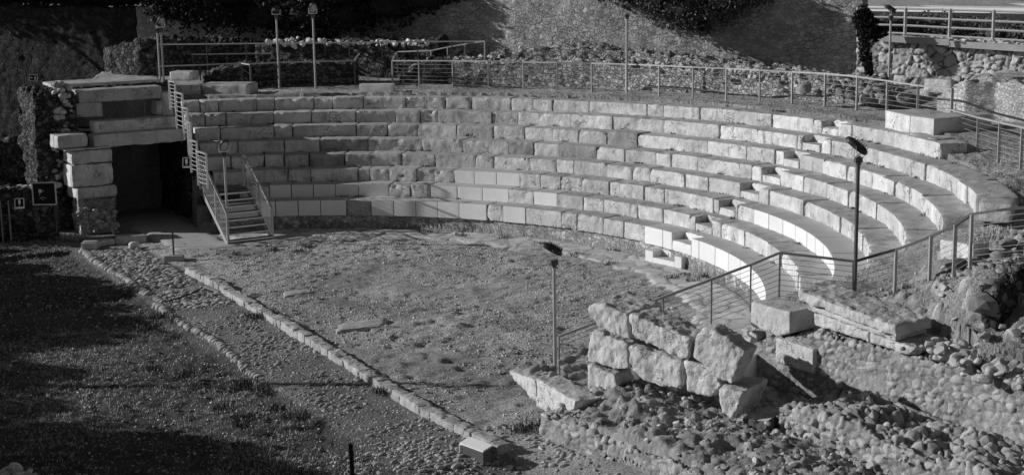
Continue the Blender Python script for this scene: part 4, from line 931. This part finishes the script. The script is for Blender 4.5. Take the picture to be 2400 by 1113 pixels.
panel(69,175,88,176,69,190,dd_,'small sign with an arrow and a running figure on the dark back wall','exit_sign',[('arrow',[(.3,.5,.14,.03,0),(.2,.42,.08,.03,-.7),(.2,.58,.08,.03,.7)]),('running_figure',[(.72,.25,.05,.07,0),(.72,.5,.04,.16,.3),(.65,.75,.03,.14,.6),(.80,.72,.03,.14,-.4),(.72,.45,.13,.025,.2)])],fr=.02)
root=thing('metal_gate',G(30,572),'thin metal gate frame at the far left edge','gate')
for u in (8,27): f=G(u,570); MB().bar(f,f+[0,0,1.35],.04,.04,up=(1,0,0)).build('post',M_steel,root)
b=MB(); p=G(-60,545);q=G(30,572); b.bar(p+[0,0,.1],q+[0,0,.1],.03,.03); b.build('brace',M_dsteel,root)
# ------------------------------------------------------------------ metal stair
ft=G(535,575); fr_=G(637,562); aF=ft@E1; bl_=ft@E2; br_=fr_@E2; aF=-9.7
root=thing('metal_stair',AB(aF,(bl_+br_)/2),'metal stair with open treads and side rails against the left end of the seats','stair')
NS=8; rise=1.36/NS; run=.26
for i in range(NS):
    z=rise*(i+1)-.02 if i>0 else rise; a=aF-run*i-.15
    MB().box(AB(a,(bl_+br_)/2,rise*i+.10),E1,E2,(0,0,1),.13,(br_-bl_)/2-.03,.018).build('tread',M_dsteel,root)
    MB().box(AB(a+.135,(bl_+br_)/2,rise*i+.10),E1,E2,(0,0,1),.012,(br_-bl_)/2-.03,.022).build('tread_nosing',M_bright,root)
MB().box(AB(aF-run*NS-.45,(bl_+br_)/2,1.36),E1,E2,(0,0,1),.4,(br_-bl_)/2-.03,.03).build('landing',M_dsteel,root)
for b_ in (bl_,br_): MB().bar(AB(aF,b_,.0),AB(aF-run*NS-.1,b_,1.32),.05,.16,up=(0,0,1)).build('stringer',M_steel,root)
for b_ in (bl_,br_):
    pts=[(0,0.,1.0),(-1.0,.64,1.66),(-2.1,1.36,2.36),(-2.5,1.4,2.42)]
    for (da,z0,z1) in pts: MB().box(AB(aF+da,b_,(z0+z1)/2),E1,E2,(0,0,1),.02,.03,(z1-z0)/2).build('rail_post',M_steel,root)
    b=MB()
    for i in range(3): b.bar(AB(aF+pts[i][0],b_,pts[i][2]),AB(aF+pts[i+1][0],b_,pts[i+1][2]),.06,.04)
    b.build('handrail',M_bright,root)
    for w in range(7):
        f_=(w+1)/8; b=MB()
        for i in range(3): b.tube([AB(aF+pts[i][0],b_,pts[i][2]*(1-f_)+pts[i][1]*f_),AB(aF+pts[i+1][0],b_,pts[i+1][2]*(1-f_)+pts[i+1][1]*f_)],.009,5)
        b.build('rail_rod',M_bright,root)
# stepped railing panels climbing along the left end of the seats
root=thing('stepped_railing',PB(468,470,2.75),'steel railing in short steps climbing beside the left end of the seats','railing')
for (u0,v0,u1,v1,H) in [(396,190,410,193,.95),(410,216,427,221,1.2),(428,252,439,255,1.05),(439,286,446,288,1.1),(445,328,461,333,1.05),(461,354,483,361,1.1)]:
    A=PB(u0,v0,2.75);B=PB(u1,v1,2.75)
    for p in (A,B): MB().box(p-[0,0,H/2],E1,E2,(0,0,1),.016,.03,H/2).build('post',M_bright,root)
    MB().bar(A,B,.07,.04).build('handrail',M_bright,root)
    b=MB()
    for w in range(7): dz=np.array([0,0,H*(w+1)/8.]); b.tube([A-dz,B-dz],.010,5)
    b.build('rods',M_bright,root)
# ------------------------------------------------------------------ right stair rail and curved rail near the cornice
def DR(lst):
    T=[];F=[]
    for u,vt,d,h in lst:
        t=D(u,vt,d); T.append(t); F.append(t-[0,0,h])
    return T,F
T,F_=DR([(1310,788,30.1,.9),(1555,696,30.,.9),(1668,654,29.9,.95),(1760,620,29.8,.95),(1828,592,29.7,.98),(2000,612,29.6,.98)])
rail(T,F_,'wire stair railing climbing behind the stacked stone blocks to the dark lamp pole',wires=8,wr=.005,m=M_steel)
T,F_=DR([(2005,612,29.6,.98),(2060,596,29.5,.98),(2100,585,29.4,.98),(2145,569,29.,1.0),(2182,554,28.7,1.0),(2240,527,28.1,1.0),(2278,502,27.5,1.0),(2340,493,27.,1.0),(2440,482,26.5,1.0)])
rail(T,F_,'curved dark railing rising to the right from the lamp pole, on the grass bank',wires=8,wr=.005,ph=[1,0,1,0,1,1,1,0,1],m=M_steel,mw=M_dsteel)
# ------------------------------------------------------------------ end blocks of rows at the right bank
longblock(2294,474,2372,478,3.36,.42,.8,'end block of the seventh row, dark broken face',81)
longblock(2296,502,2384,506,3.0,.45,.55,'pale smooth block lying below the end of the seventh row',82,m=[M_old,M_ntop],rd=.015)
longblock(2202,560,2282,572,2.95,.42,.6,'rough end block of the sixth row behind the curved railing',83)
longblock(2196,590,2275,597,2.65,.35,.5,'smooth low block under the end of the sixth row',84,m=[M_old,M_ntop],rd=.015)
# ------------------------------------------------------------------ foreground: walls
def zc(v,c): return v
wa=[AB(11.6,6.3)[:2],AB(13.,6.62)[:2],AB(17.5,7.2)[:2],AB(20,7.5)[:2]]
patch_wall('passage_side_wall',wa[0:4],1.0,-.2,zprof(wa,[(1760,800),(1900,800),(1930,760),(2140,830),(2200,838),(2400,895),(2800,1000)]),M_stone,'long rubble side wall below the cornice block, sunlit face',stone=(.19,.135),amp=.034,res=.026,seed=81,rag=.05,tone=(.65,1.25),mort=.55,lumpy=True)
wl=[D(1268,960,27.5)[:2],D(1450,1035,26.)[:2],D(1640,1113,24.2)[:2],D(1900,1230,22)[:2]]
patch_wall('front_wall',wl,1.0,-.9,zprof(wl,[(1260,962),(1330,1000),(1450,1040),(1640,1110),(1900,1215)]),M_stone,'rubble wall with rough stone face under the stacked blocks, nearest the camera',stone=(.19,.135),amp=.034,res=.026,seed=82,rag=.06,tone=(.65,1.3),mort=.55,lumpy=True)
wc=[D(1825,1005,26.3)[:2],D(1960,1050,25.3)[:2],D(2150,1113,24.)[:2],D(2500,1240,22)[:2]]
patch_wall('front_wall',wc,1.6,-.4,zprof(wc,[(1825,950),(1960,985),(2150,1060),(2500,1190)]),M_stone,'broken rubble wall stub in the lower right corner',stone=(.19,.135),amp=.034,res=.026,seed=83,rag=.13,topamp=1.0,tone=(.65,1.3),mort=.55,lumpy=True)
patch_wall('bank_wall',[D(2338,760,26.3)[:2],D(2330+110,725,27.2)[:2],D(2560,700,28.2)[:2]],.3,1.2,lambda q:2.8+.2*q,M_masd,'dark shaded rubble face at the right edge under the big boulder',stone=(.26,.2),amp=.07,res=.045,seed=84,rag=.15,tone=(.8,2.2))
# rubble fill between the walls
def mound(name,corner_fn,label,x,y,zf,seed,stone=.3,amp=.1,res=.045,m=None,tone=(.6,1.3)):
    xs_=np.arange(x[0],x[1],res);ys_=np.arange(y[0],y[1],res);X,Y=np.meshgrid(xs_,ys_);x_,y_=X.ravel(),Y.ravel(); P=np.stack([x_,y_,0*x_],1)
    ins=corner_fn(x_,y_); zz=zf(x_,y_)
    Pw=P+.12*np.stack([vn(P,.35,seed),vn(P,.35,seed+1),0*x_],1)
    f1,f2,iv=worley(Pw/[stone,stone*.8,1]+[0,0,.5],seed,.9); e=ss(.03,.3,f2-f1)
    g1,g2,jv=worley(Pw/[stone*.45,stone*.4,1]+[0,0,.5],seed+9,.9)
    big=iv>.62
    hh=np.where(big,amp*e*(.5+iv),amp*.5*ss(.03,.3,g2-g1)*jv)+.1*fbm(P,.8,3,seed+4)+.03*fbm(P,.14,3,seed+7)
    V=np.stack([x_,y_,zz+hh-amp*.5-.5*(1-ss(0,.2,ins))],1); nx_=len(xs_);ny_=len(ys_)
    ii=(np.arange(ny_-1)[:,None]*nx_+np.arange(nx_-1)[None,:]).ravel(); F=np.stack([ii,ii+1,ii+nx_+1,ii+nx_],1); F=F[(ins[F]>0).all(1)]
    u,inv=np.unique(F,return_inverse=True); al=np.where(big,tone[0]+(tone[1]-tone[0])*jv*0+(tone[1]-tone[0])*(iv-.62)*2.4,.75+.3*jv)*(.7+.3*e)
    o=obj(name,V[u],inv.reshape(F.shape),m or M_earth,alb=al[u],smooth=True); tag(o,label,'rubble',kind='stuff'); return o
def ab(x,y): return x*E1[0]+y*E1[1],x*E2[0]+y*E2[1]
wlp=np.array(wl); 
def lineside(P0,P1,x,y): d=P1-P0; d=d/np.linalg.norm(d); return -(d[1]*(x-P0[0])-d[0]*(y-P0[1]))   # >0 left of travel
def fill_in(x,y):
    a,b=ab(x,y); return np.minimum.reduce([lineside(wlp[0],wlp[2],x,y)-.05,6.75-b+.12*(a-13),a-11.0,20-a])
def fill_z(x,y):
    a,b=ab(x,y); return .52+.08*fbm(np.stack([x,y,0*x],1),1.5,2,4)-.28*ss(3.6,5.6,b)+.2*ss(13.5,11.5,a)*ss(2,3,b)
mound('rubble_fill',fill_in,'rubble and earth filling between the two foreground walls',(4,16),(-20,-9),fill_z,91,stone=.2,amp=.06)
def bank_in(x,y):
    a,b=ab(x,y); return np.minimum.reduce([b-7.6-.0*a,a-12.2,20-a,14-b])
def bank_z(x,y):
    a,b=ab(x,y); return hnp(x,y,False)+.06+.22*ss(8.8,11,b)*ss(12.5,13.6,a)
mound('rubble_bank',bank_in,'stony bank of rubble and boulders at the right edge',(10,24),(-20,-6),bank_z,95,stone=.22,amp=.07,res=.045)
# scattered rounded stones on the fills
def scat(name,n,fn,zf,sz,tone,label,seed,x,y):
    r=np.random.default_rng(seed); xx=r.uniform(*x,n);yy=r.uniform(*y,n); ins=fn(xx,yy); zz=zf(xx,yy); it=[]
    for i in range(n):
        if ins[i]<.1: continue
        s=sz[0]+(sz[1]-sz[0])*r.random()**2.2; it.append(((xx[i],yy[i],zz[i]+.02+s*.15),(s,s*r.uniform(.6,.85),s*r.uniform(.45,.75)),r.uniform(0,3),r.uniform(-.5,.5),r.uniform(*tone)))
    o=stones(name,it,M_cob,ang=1.); tag(o,label,'cobbles',kind='stuff')
scat('loose_cobbles',1700,fill_in,fill_z,(.015,.085),(.7,1.5),'loose rounded stones strewn over the rubble between the foreground walls',1,(5,15),(-18,-10))
scat('loose_cobbles',520,bank_in,bank_z,(.03,.11),(.7,1.4),'loose rounded stones strewn over the stony right bank',2,(11,20),(-18,-8))
# ------------------------------------------------------------------ foreground: individual blocks
G1='big rough blocks stacked at the end of the foreground wall'
FP0=G(1440,931,.55); FT_=G(1716,986,.55)-FP0; FT_/=np.linalg.norm(FT_); FN=np.array([-FT_[1],FT_[0],0]); FN=FN if FN[1]>0 else -FN
def PF(u,v,off=0.):
    d=ray(u,v); return CAMP+d*(((FP0+FN*off-CAMP)@FN)/(d@FN))
WP0=AB(13,6.60); WT2=AB(17.5,7.18)-AB(13,6.60); WT2/=np.linalg.norm(WT2); WN2=np.array([-WT2[1],WT2[0],0]); WN2=WN2 if WN2@E2>0 else -WN2
def PW(u,v,off):
    d=ray(u,v); return CAMP+d*(((WP0+WN2*off-CAMP)@WN2)/(d@WN2))
def rock(name,poly,d,t,label,seed,rd=.3,amp=.022,vox=.036,facet=.035,m=None,parent=None,top=None,rough=.016,slope=0.,dirv=None,group=G1,cat='stone block'):
    """block whose sunlit face has the outline poly (picture points on an upright plane along the wall), t metres thick"""
    cu=sum(p[0] for p in poly)/len(poly);cv=sum(p[1] for p in poly)/len(poly); b0=D(cu,cv,d)@E2 if d>20 else 0
    A=[PB(u,v,b0) if d>20 else (PW(u,v,d-10) if d>8 else PF(u,v,d)) for u,v in poly]; n=len(A); dv=E2 if d>20 else (WN2 if d>8 else FN)
    Bk=[p+dv*t+np.array([0,0,slope*t]) for p in A]
    V=A+Bk; F=[tuple(range(n)),tuple(range(n,2*n))[::-1]]+[(i,n+i,n+(i+1)%n,(i+1)%n) for i in range(n)]
    me=bpy.data.meshes.new('tmp'); me.from_pydata([tuple(p) for p in V],[],F); ob=bpy.data.objects.new('tmp',me); COL.objects.link(ob)
    md=ob.modifiers.new('r','REMESH'); md.mode='VOXEL'; md.voxel_size=vox
    if rd: sm=ob.modifiers.new('s','SMOOTH'); sm.iterations=max(1,int(rd*4)); sm.factor=.5
    dg=bpy.context.evaluated_depsgraph_get(); ev=ob.evaluated_get(dg); em=ev.to_mesh()
    N=len(em.vertices); P=np.empty(N*3); em.vertices.foreach_get('co',P); P=P.reshape(-1,3); Nr=np.empty(N*3); em.vertices.foreach_get('normal',Nr); Nr=Nr.reshape(-1,3)
    F=np.array([list(f.vertices) for f in em.polygons if len(f.vertices)==4]); ev.to_mesh_clear(); bpy.data.objects.remove(ob)
    q=P+seed*5.3; f1,f2,iv=worley(q/.34,seed)
    P=P+Nr*(fbm(q,.28,4,seed)*amp+(f1-.5)*facet+rough*fbm(q,.06,2,seed+1)-amp*.3)[:,None]
    up=Nr[F].mean(1)[:,2]>.72
    base=np.array([P[:,0].mean(),P[:,1].mean(),P[:,2].min()])
    o=mkobj_mi(name,P,F,up.astype(int),m or [M_blk,M_btop],parent,loc=None if parent is not None else base); sharp(o,50)
    if parent is None: tag(o,label,cat,group)
    return o
BF=0.
def fk(poly,d,t,label,seed,**k): return rock('stone_block',poly,d,t,label,seed,**k)
fk([(1190,866),(1252,888),(1258,950),(1238,928),(1212,900),(1195,881)],28.9,.6,'pointed block jutting out at the far left of the stacked blocks',1,rd=.5)
fk([(1257,886),(1350,941),(1330,991),(1292,975),(1257,952)],28.0,.55,'long low block in front of the cobble pile, bright pitted face',2,amp=.015,facet=.02,rd=.3)
fk([(1377,852),(1440,877),(1446,905),(1424,931),(1377,912)],BF,.6,'lowest block of the left column, bright face, standing on the rubble',3,amp=.015,facet=.03,rd=.3)
fk([(1377,778),(1400,775),(1472,806),(1474,862),(1440,866),(1377,846)],BF+.02,.7,'middle block of the left column, rounded and pitted',4,amp=.03)
fk([(1377,718),(1388,708),(1470,734),(1476,794),(1440,787),(1400,766),(1383,742)],BF-.02,1.2,'top block of the left column, with a dirty flat top',5,amp=.03)
fk([(1472,740),(1484,737),(1560,768),(1620,793),(1612,842),(1570,830),(1500,798),(1480,780)],BF+.0,.75,'largest top block, right of the left column, broken lower corner',6,amp=.025,facet=.05)
fk([(1466,812),(1482,810),(1598,846),(1600,906),(1546,908),(1518,896),(1482,868)],BF+.04,.7,'block with a dark lower corner under the largest top block',7,facet=.05)
fk([(1645,768),(1668,772),(1748,822),(1728,860),(1712,905),(1668,882),(1632,848),(1619,836),(1628,790)],BF+.03,.45,'tall irregular block on the right column with a shaded right side',8,amp=.03,facet=.06)
fk([(1602,844),(1668,862),(1690,903),(1662,932),(1610,916)],BF+.06,0.9,'bright narrow block under the tall irregular one',9)
fk([(1682,907),(1742,917),(1716,986),(1692,966),(1684,935)],BF-.05,.95,'lowest block of the right column, scratched shaded side, overhanging a dark hollow',10,amp=.02,facet=.04,rd=.3)
fk([(1760,706),(1852,732),(1852,782),(1822,790),(1760,764)],9.93,.75,'clean squared block with cracks, left of the cornice, dark right side',12,amp=.008,facet=.012,rd=.2,rough=.005)
fk([(1735,768),(1775,780),(1772,806),(1738,800)],9.95,.3,'small broken stone beside the stair railing foot',13,vox=.03)
fk([(1817,790),(1907,818),(1905,878),(1817,850)],9.90,.30,'flat smooth ashlar slab set in the side wall under the squared block',14,amp=.006,facet=.008,rd=.15,rough=.003)
fk([(1712,985),(1745,975),(1800,985),(1795,1012),(1760,1025),(1722,1015)],BF+.1,0.9,'dark rough stone under the overhanging block of the right column',15,m=[mat('dark_stone',.13,.2,.3,.8,.05),M_btop],amp=.05)
fk([(1700,995),(1718,1005),(1716,1025),(1690,1018)],BF,0.4,'small stone at the foot of the right column',16,vox=.03)
cl=thing('cornice_block',D(2040,790,27.5),'long moulded cornice block with a dirty top on the side wall','cornice block')
rock('cornice_slab',[(1870,680),(2097,763),(2101,791),(2060,776),(1870,704)],9.86,1.0,'',21,parent=cl,rd=.25,amp=.02,facet=.04)
rock('moulding',[(1890,711),(2099,787),(2099,801),(1893,727)],9.93,.9,'',22,parent=cl,rd=.1,amp=.006,facet=.004,rough=.003,vox=.035)
fk([(2038,779),(2146,817),(2144,833),(2118,829),(2038,804)],9.96,.95,'right pale course block directly under the cornice',23,amp=.012,facet=.02,rd=.25)
fk([(1904,729),(2036,777),(2036,803),(1908,762)],9.96,.9,'left pale course block directly under the cornice',24,amp=.012,facet=.02,rd=.25)
# boulders on the right bank: individuals
for i,(u,v,d,s,lab) in enumerate([(2310,715,26.3,(.30,.26,.25),'largest rounded dark boulder at the corner of the right bank'),(2365,512+60,27.3,(.22,.12,.1),'flat oval pale cobble near the right edge'),(2210,705,27.5,(.14,.1,.13),'pale upright cobble beside the railing foot'),(2262,716,27.3,(.10,.08,.07),'small pale cobble between the boulder and the railing'),(2345,605,27.,(.2,.16,.13),'dark rounded cobble above the big boulder'),(2250,600+20,27.9,(.26,.14,.12),'long dark cobble by the last railing post'),(2330,660,26.8,(.22,.18,.05),'thin flat pale stone on the bank edge'),(2310,785,26,(.16,.1,.06),'flat stone low on the bank below the big boulder')]):
    p=D(u,v,d)
    for _ in range(30):
        p=.5*p+.5*G(u,v,float(bank_z(np.array([p[0]]),np.array([p[1]]))[0])+s[2]*.6)
    o=stones('boulder',[((0,0,0),s,random.uniform(0,.6),.1,random.choice([.45,.6,.8]))],M_cob,ang=1.); o.location=p; tag(o,lab,'boulder')
heap('rubble_heap',[D(2185,800,26.6),D(2300,832,25.8),D(2430,885,24.9)],'broken stones and earth along the top of the long side wall, right of the cornice',n=260,seed=15,spread=.5,sz=(.03,.14),tone=(.7,1.3))
heap('rubble_heap',[D(1840,962,26.2),D(1980,975,25.6),D(2150,1035,24.6),D(2330,1080,23.6)],'jagged stones along the top of the broken wall stub in the lower right corner',n=170,seed=14,spread=.75,sz=(.02,.09),tone=(.7,1.4))
heap('rubble_heap',[G(0,1100,.1),G(40,1104,.1),G(70,1112,.05)],'pale rubble in the lower left corner of the picture',n=45,seed=12,spread=.25,sz=(.04,.11),tone=(1.3,2.))
# piled cobbles beside the left column
spots=[(1300,868),(1330,852),(1352,845),(1375,838),(1398,828),(1418,840),(1440,820),(1455,802),(1462,830),(1350,868),(1372,866),(1395,862),(1418,862),(1440,850),(1462,856),(1340,886),(1362,886),(1384,884),(1406,882),(1430,878),(1455,878),(1300,880),(1310,895),(1330,900),(1352,902),(1375,906),(1345,918),(1262,868),(1278,856),(1285,866)]
wc_=['top of the pile','beside the block','in the middle of the pile','at its left foot']
rr=random.Random(4)
for i,(u,v) in enumerate(spots):
    s=rr.uniform(.075,.13); u2=min(u,1470)*.78+1300*.22 if u>1300 else u
    p=D(u2-8,v-4,29.7-(v-800)*.012); o=stones('cobble',[((0,0,0),(s*1.25,s*.75,s*.62),rr.uniform(-.4,1.2),rr.uniform(-.4,.4),rr.uniform(.35,.85))],M_cob); o.location=p
    tag(o,'dark rounded cobble in the dry pile left of the stacked blocks','cobble','cobbles piled beside the stacked blocks')
# ------------------------------------------------------------------ small furniture
f=G(408,608); root=thing('marker_post',f,'thin dark marker post on a concrete foot near the kerb wall','post')
P,F,mi=rough_box(.55,.35,.2,res=.06,rd=.02,amp=.006,seed=2); mkobj_mi('foot',f+(P[:,:1]-.27)*RT*[1,1,0]+(P[:,1:2]-.17)*np.array([.17,.98,0])+(P[:,2:3]-.06)*np.array([0,0,1]),F,mi,[M_conc,M_conc],root)
MB().bar(f,f+[0,0,.86],.07,.05,up=(1,0,0)).build('post',M_dsteel,root)
f=G(829,1135); o=MB().bar(f-[0,0,.3],f+[-.03,0,.72],.07,.07,up=(1,0,0)).build('stake',M_black); tag(o,'short black stake at the bottom edge of the picture','stake')
c=G(1112,1062,0); root=thing('metal_box',c,'open white metal housing with a sloping lid at the near end of the kerb','metal box')
x=RT*[1,1,0]; x/=np.linalg.norm(x); y=np.array([-x[1],x[0],0]); up=np.array([0,0,1.])
A=D(1077,1040,26.8);B=D(1132,1060,26.3)
dx=(B-A)*[1,1,0]; L=np.linalg.norm(dx); dx/=L; dy=np.array([-dx[1],dx[0],0]);
MB().quadbox([A,B-[0,0,.0],B+dy*.22+[0,0,.06],A+dy*.22+[0,0,.06],A+[0,0,.03],B+[0,0,.03],B+dy*.22+[0,0,.09],A+dy*.22+[0,0,.09]]).build('lid',M_white,root)
for p in (A,A+dy*.19): MB().bar(p+dx*.03,p+dx*.03-[0,0,.34],.05,.05,up=(1,0,0)).build('leg',M_white,root)
MB().quadbox([A+dx*.1-[0,0,.35],B-[0,0,.35],B+dy*.19-[0,0,.35],A+dx*.1+dy*.19-[0,0,.35],A+dx*.1-[0,0,.01],B-[0,0,.01],B+dy*.19+[0,0,.04],A+dx*.1+dy*.19+[0,0,.04]]).build('box_body',M_dsteel,root)
pts=[G(385,707,.03),G(420,698,.05),G(450,688,.05),G(468,678,.06),G(478,668,.1)]
tag(MB().tube(pts,.022,6).build('hose',M_rubber),'dark hose lying across the cobbled strip near the kerb wall','hose')
A=G(478,670,.1);B=G(512,682,.02); tag(MB().bar(A,B,.14,.02).build('plate',M_conc),'small pale plate leaning beside the hose end','plate')
# ------------------------------------------------------------------ grass and weeds
def blades(name,P,h,w,m,label,cat='grass',seed=0,lean=.5):
    r=np.random.default_rng(seed); N=len(P); a=r.uniform(0,2*pi,N); H=h*r.uniform(.5,1.5,N); ln=r.normal(0,lean,(N,2))*H[:,None]
    d=np.stack([np.cos(a),np.sin(a),0*a],1)*(w*r.uniform(.6,1.3,N))[:,None]
    tip=P+np.stack([ln[:,0],ln[:,1],H],1); mid=P+np.stack([ln[:,0]*.35,ln[:,1]*.35,H*.6],1)
    V=np.stack([P-d,P+d,mid+d*.7,tip,mid-d*.7],1).reshape(-1,3); k=np.arange(N)*5
    F=np.concatenate([np.stack([k,k+1,k+2,k+4],1)]); F3=np.stack([k+4,k+2,k+3,k+3],1)
    # second piece as thin quad
    V2=V.copy(); o=obj(name,V,np.vstack([F]),m); 
    me=o.data
    o2=None
    tag(o,label,cat,kind='stuff'); return o
def grass_pts(n,x,y,dens,seed,sx=0):
    r=np.random.default_rng(seed); xx=r.uniform(*x,n); yy=r.uniform(*y,n); P=np.stack([xx,yy,0*xx],1); k=dens(xx,yy,P)>r.random(n); P=P[k]; P[:,2]=zgs(P)-.01; return P
def d_orch(x,y,P):
    a,b=ab(x,y); R=np.hypot(x,y); return ((R<12.3)&(b>.85)&(a<11)).astype(float)*(.12+.55*ss(.1,.55,vn(P,2.2,71)+.4*vn(P,.5,73)))
P=grass_pts(60000,(-3,13),(-11,12.5),d_orch,1); blades('grass',P,.022,.005,M_grass,'short sparse turf on the orchestra floor',seed=1)
def d_left(x,y,P):
    a,b=ab(x,y); return ((b<-1.25)&(a<14)).astype(float)*(.15+.85*ss(-.1,.35,vn(P,1.8,81)+.5*vn(P,.4,82)))
P=grass_pts(190000,(-8.5,5),(-13,13),d_left,2); blades('grass',P,.08,.006,M_grass,'rough grass on the ground left of the cobbled strip',seed=2,lean=.7)
def d_mid(x,y,P):
    a,b=ab(x,y); return ((b>-1.25)&(b<.6)&(a<12)).astype(float)*ss(.1,.5,vn(P,.9,83)+.4*vn(P,.3,84))*.7
P=grass_pts(60000,(-8,7),(-13,13),d_mid,3); blades('grass',P,.05,.006,M_weed,'weeds between the cobbles of the strip',seed=3)
def d_walk(x,y,P):
    a,b=ab(x,y); R=np.hypot(x,y); ph=np.degrees(np.arctan2(y,x)); return ((R>18.3)&(R<20.8)&(ph>-30)&(ph<94)).astype(float)*(.3+.7*ss(0,.4,vn(P,.8,85)))*np.where(R<18.9,1,.5)
P=grass_pts(130000,(-3,21),(-7,21),d_walk,4); blades('grass',P,.05,.007,M_weed,'grass and weeds along the walkway behind the top row',seed=4)
def d_bank(x,y,P):
    a,b=ab(x,y); R=np.hypot(x,y); return (((a>11)&(b>7.2))|((R>17.8)&(a>0))).astype(float)*(.2+.8*ss(0,.4,vn(P,.8,86)))
P=grass_pts(90000,(10,23),(-14,0),d_bank,5); blades('grass',P,.06,.006,M_grass,'dry grass on the right bank',seed=5)
# weed tufts
def tufts(lst,label,seed,h=.2,m=None,n=70,name='weeds',sp=.12):
    r=np.random.default_rng(seed); A=[]
    for p in lst: 
        q=np.array(p)[None]+np.stack([r.normal(0,sp,n),r.normal(0,sp,n),0*r.random(n)],1); A.append(q)
    return blades(name,np.vstack(A),h,.009,m or M_weed,label,'weeds',seed,lean=.45)
tufts([G(u,v) for u,v in [(640,588),(725,580),(555,600),(700,590),(1575,655),(1640,655),(1600,648),(1620,662),(1660,650),(1430,622),(1350,600),(1270,575),(1180,560),(1000,548),(1440,590),(1080,555)]],'dark weed tufts around the orchestra edge',1,.16)
tufts([G(u,v) for u,v in [(575,900),(580,908),(640,742),(900,920),(600,745),(360,868),(430,880),(520,960),(560,1000),(350,770),(380,745),(650,960),(700,980),(1260,1000),(1220,1010)]],'bushy grass clumps on the ground in the foreground',2,.17,n=110)
tufts([G(u,v,row_z(k)) for u,v,k in [(1730,323,5),(1825,540,1),(1095,320,5),(1710,360,4),(2170,505,4),(940,415,2)]],'small weeds growing in the seat joints',3,.12,n=40,sp=.07)
_w=[]
for _ in range(110):
    k_=random.randrange(1,9); p_=radians(random.uniform(-5,95)); r_=row_r(k_-1)+(.72 if k_<8 else .66)+random.uniform(-.03,.02); _w.append(np.array([r_*cos(p_),r_*sin(p_),row_z(k_-1)-.01]))
tufts(_w,'tiny weeds along the back edges of the seat treads',13,.07,n=26,sp=.06)
tufts([D(u,v,d) for u,v,d in [(2180,690,28.8),(2140,690,29),(2225,660,28.2),(2110,700,29),(2290,570,28.5),(2340,545,29),(2310,560,28.6),(2330,800,26),(2355,825,25.6),(2300,840,25.6)]],'dry weeds on the right bank near the railing',4,.16,m=M_grass)
tufts([G(u,v) for u,v in [(u_,555+(u_-100)*.05) for u_ in range(90,200,12)]],'leafy weeds along the foot of the left entrance',5,.14,n=90,m=M_grass,sp=.2)
tufts([G(u,335,3.4) for u in (2190,2210,2225,2150,2170)],'dark grass under the broken end blocks of the top row',6,.2,n=90)
# ------------------------------------------------------------------ light
w=bpy.data.worlds.new('World'); scn.world=w; w.use_nodes=True; nt=w.node_tree; bgn=nt.nodes['Background']
sky=nt.nodes.new('ShaderNodeTexSky'); sky.sky_type='NISHITA'; sky.sun_disc=False; sky.sun_elevation=SE; sky.air_density=.75; sky.dust_density=.3
sky.sun_rotation=radians(90)-SZ
bw_=nt.nodes.new('ShaderNodeRGBToBW'); nt.links.new(sky.outputs[0],bw_.inputs[0]); nt.links.new(bw_.outputs[0],bgn.inputs[0]); bgn.inputs[1].default_value=.052
sl=bpy.data.lights.new('sun','SUN'); sl.energy=3.75; sl.angle=radians(.5); sl.color=(1,1,1); so=bpy.data.objects.new('sun',sl); COL.objects.link(so)
sd=Vector((SV[0]*cos(SE),SV[1]*cos(SE),sin(SE))); so.rotation_euler=sd.to_track_quat('Z','Y').to_euler(); so.location=(-20,10,20)
scn.view_settings.view_transform='Standard'; scn.view_settings.look='None'; scn.view_settings.exposure=0; scn.view_settings.gamma=1
for o in scn.objects:
    if '_o' in o: del o['_o']
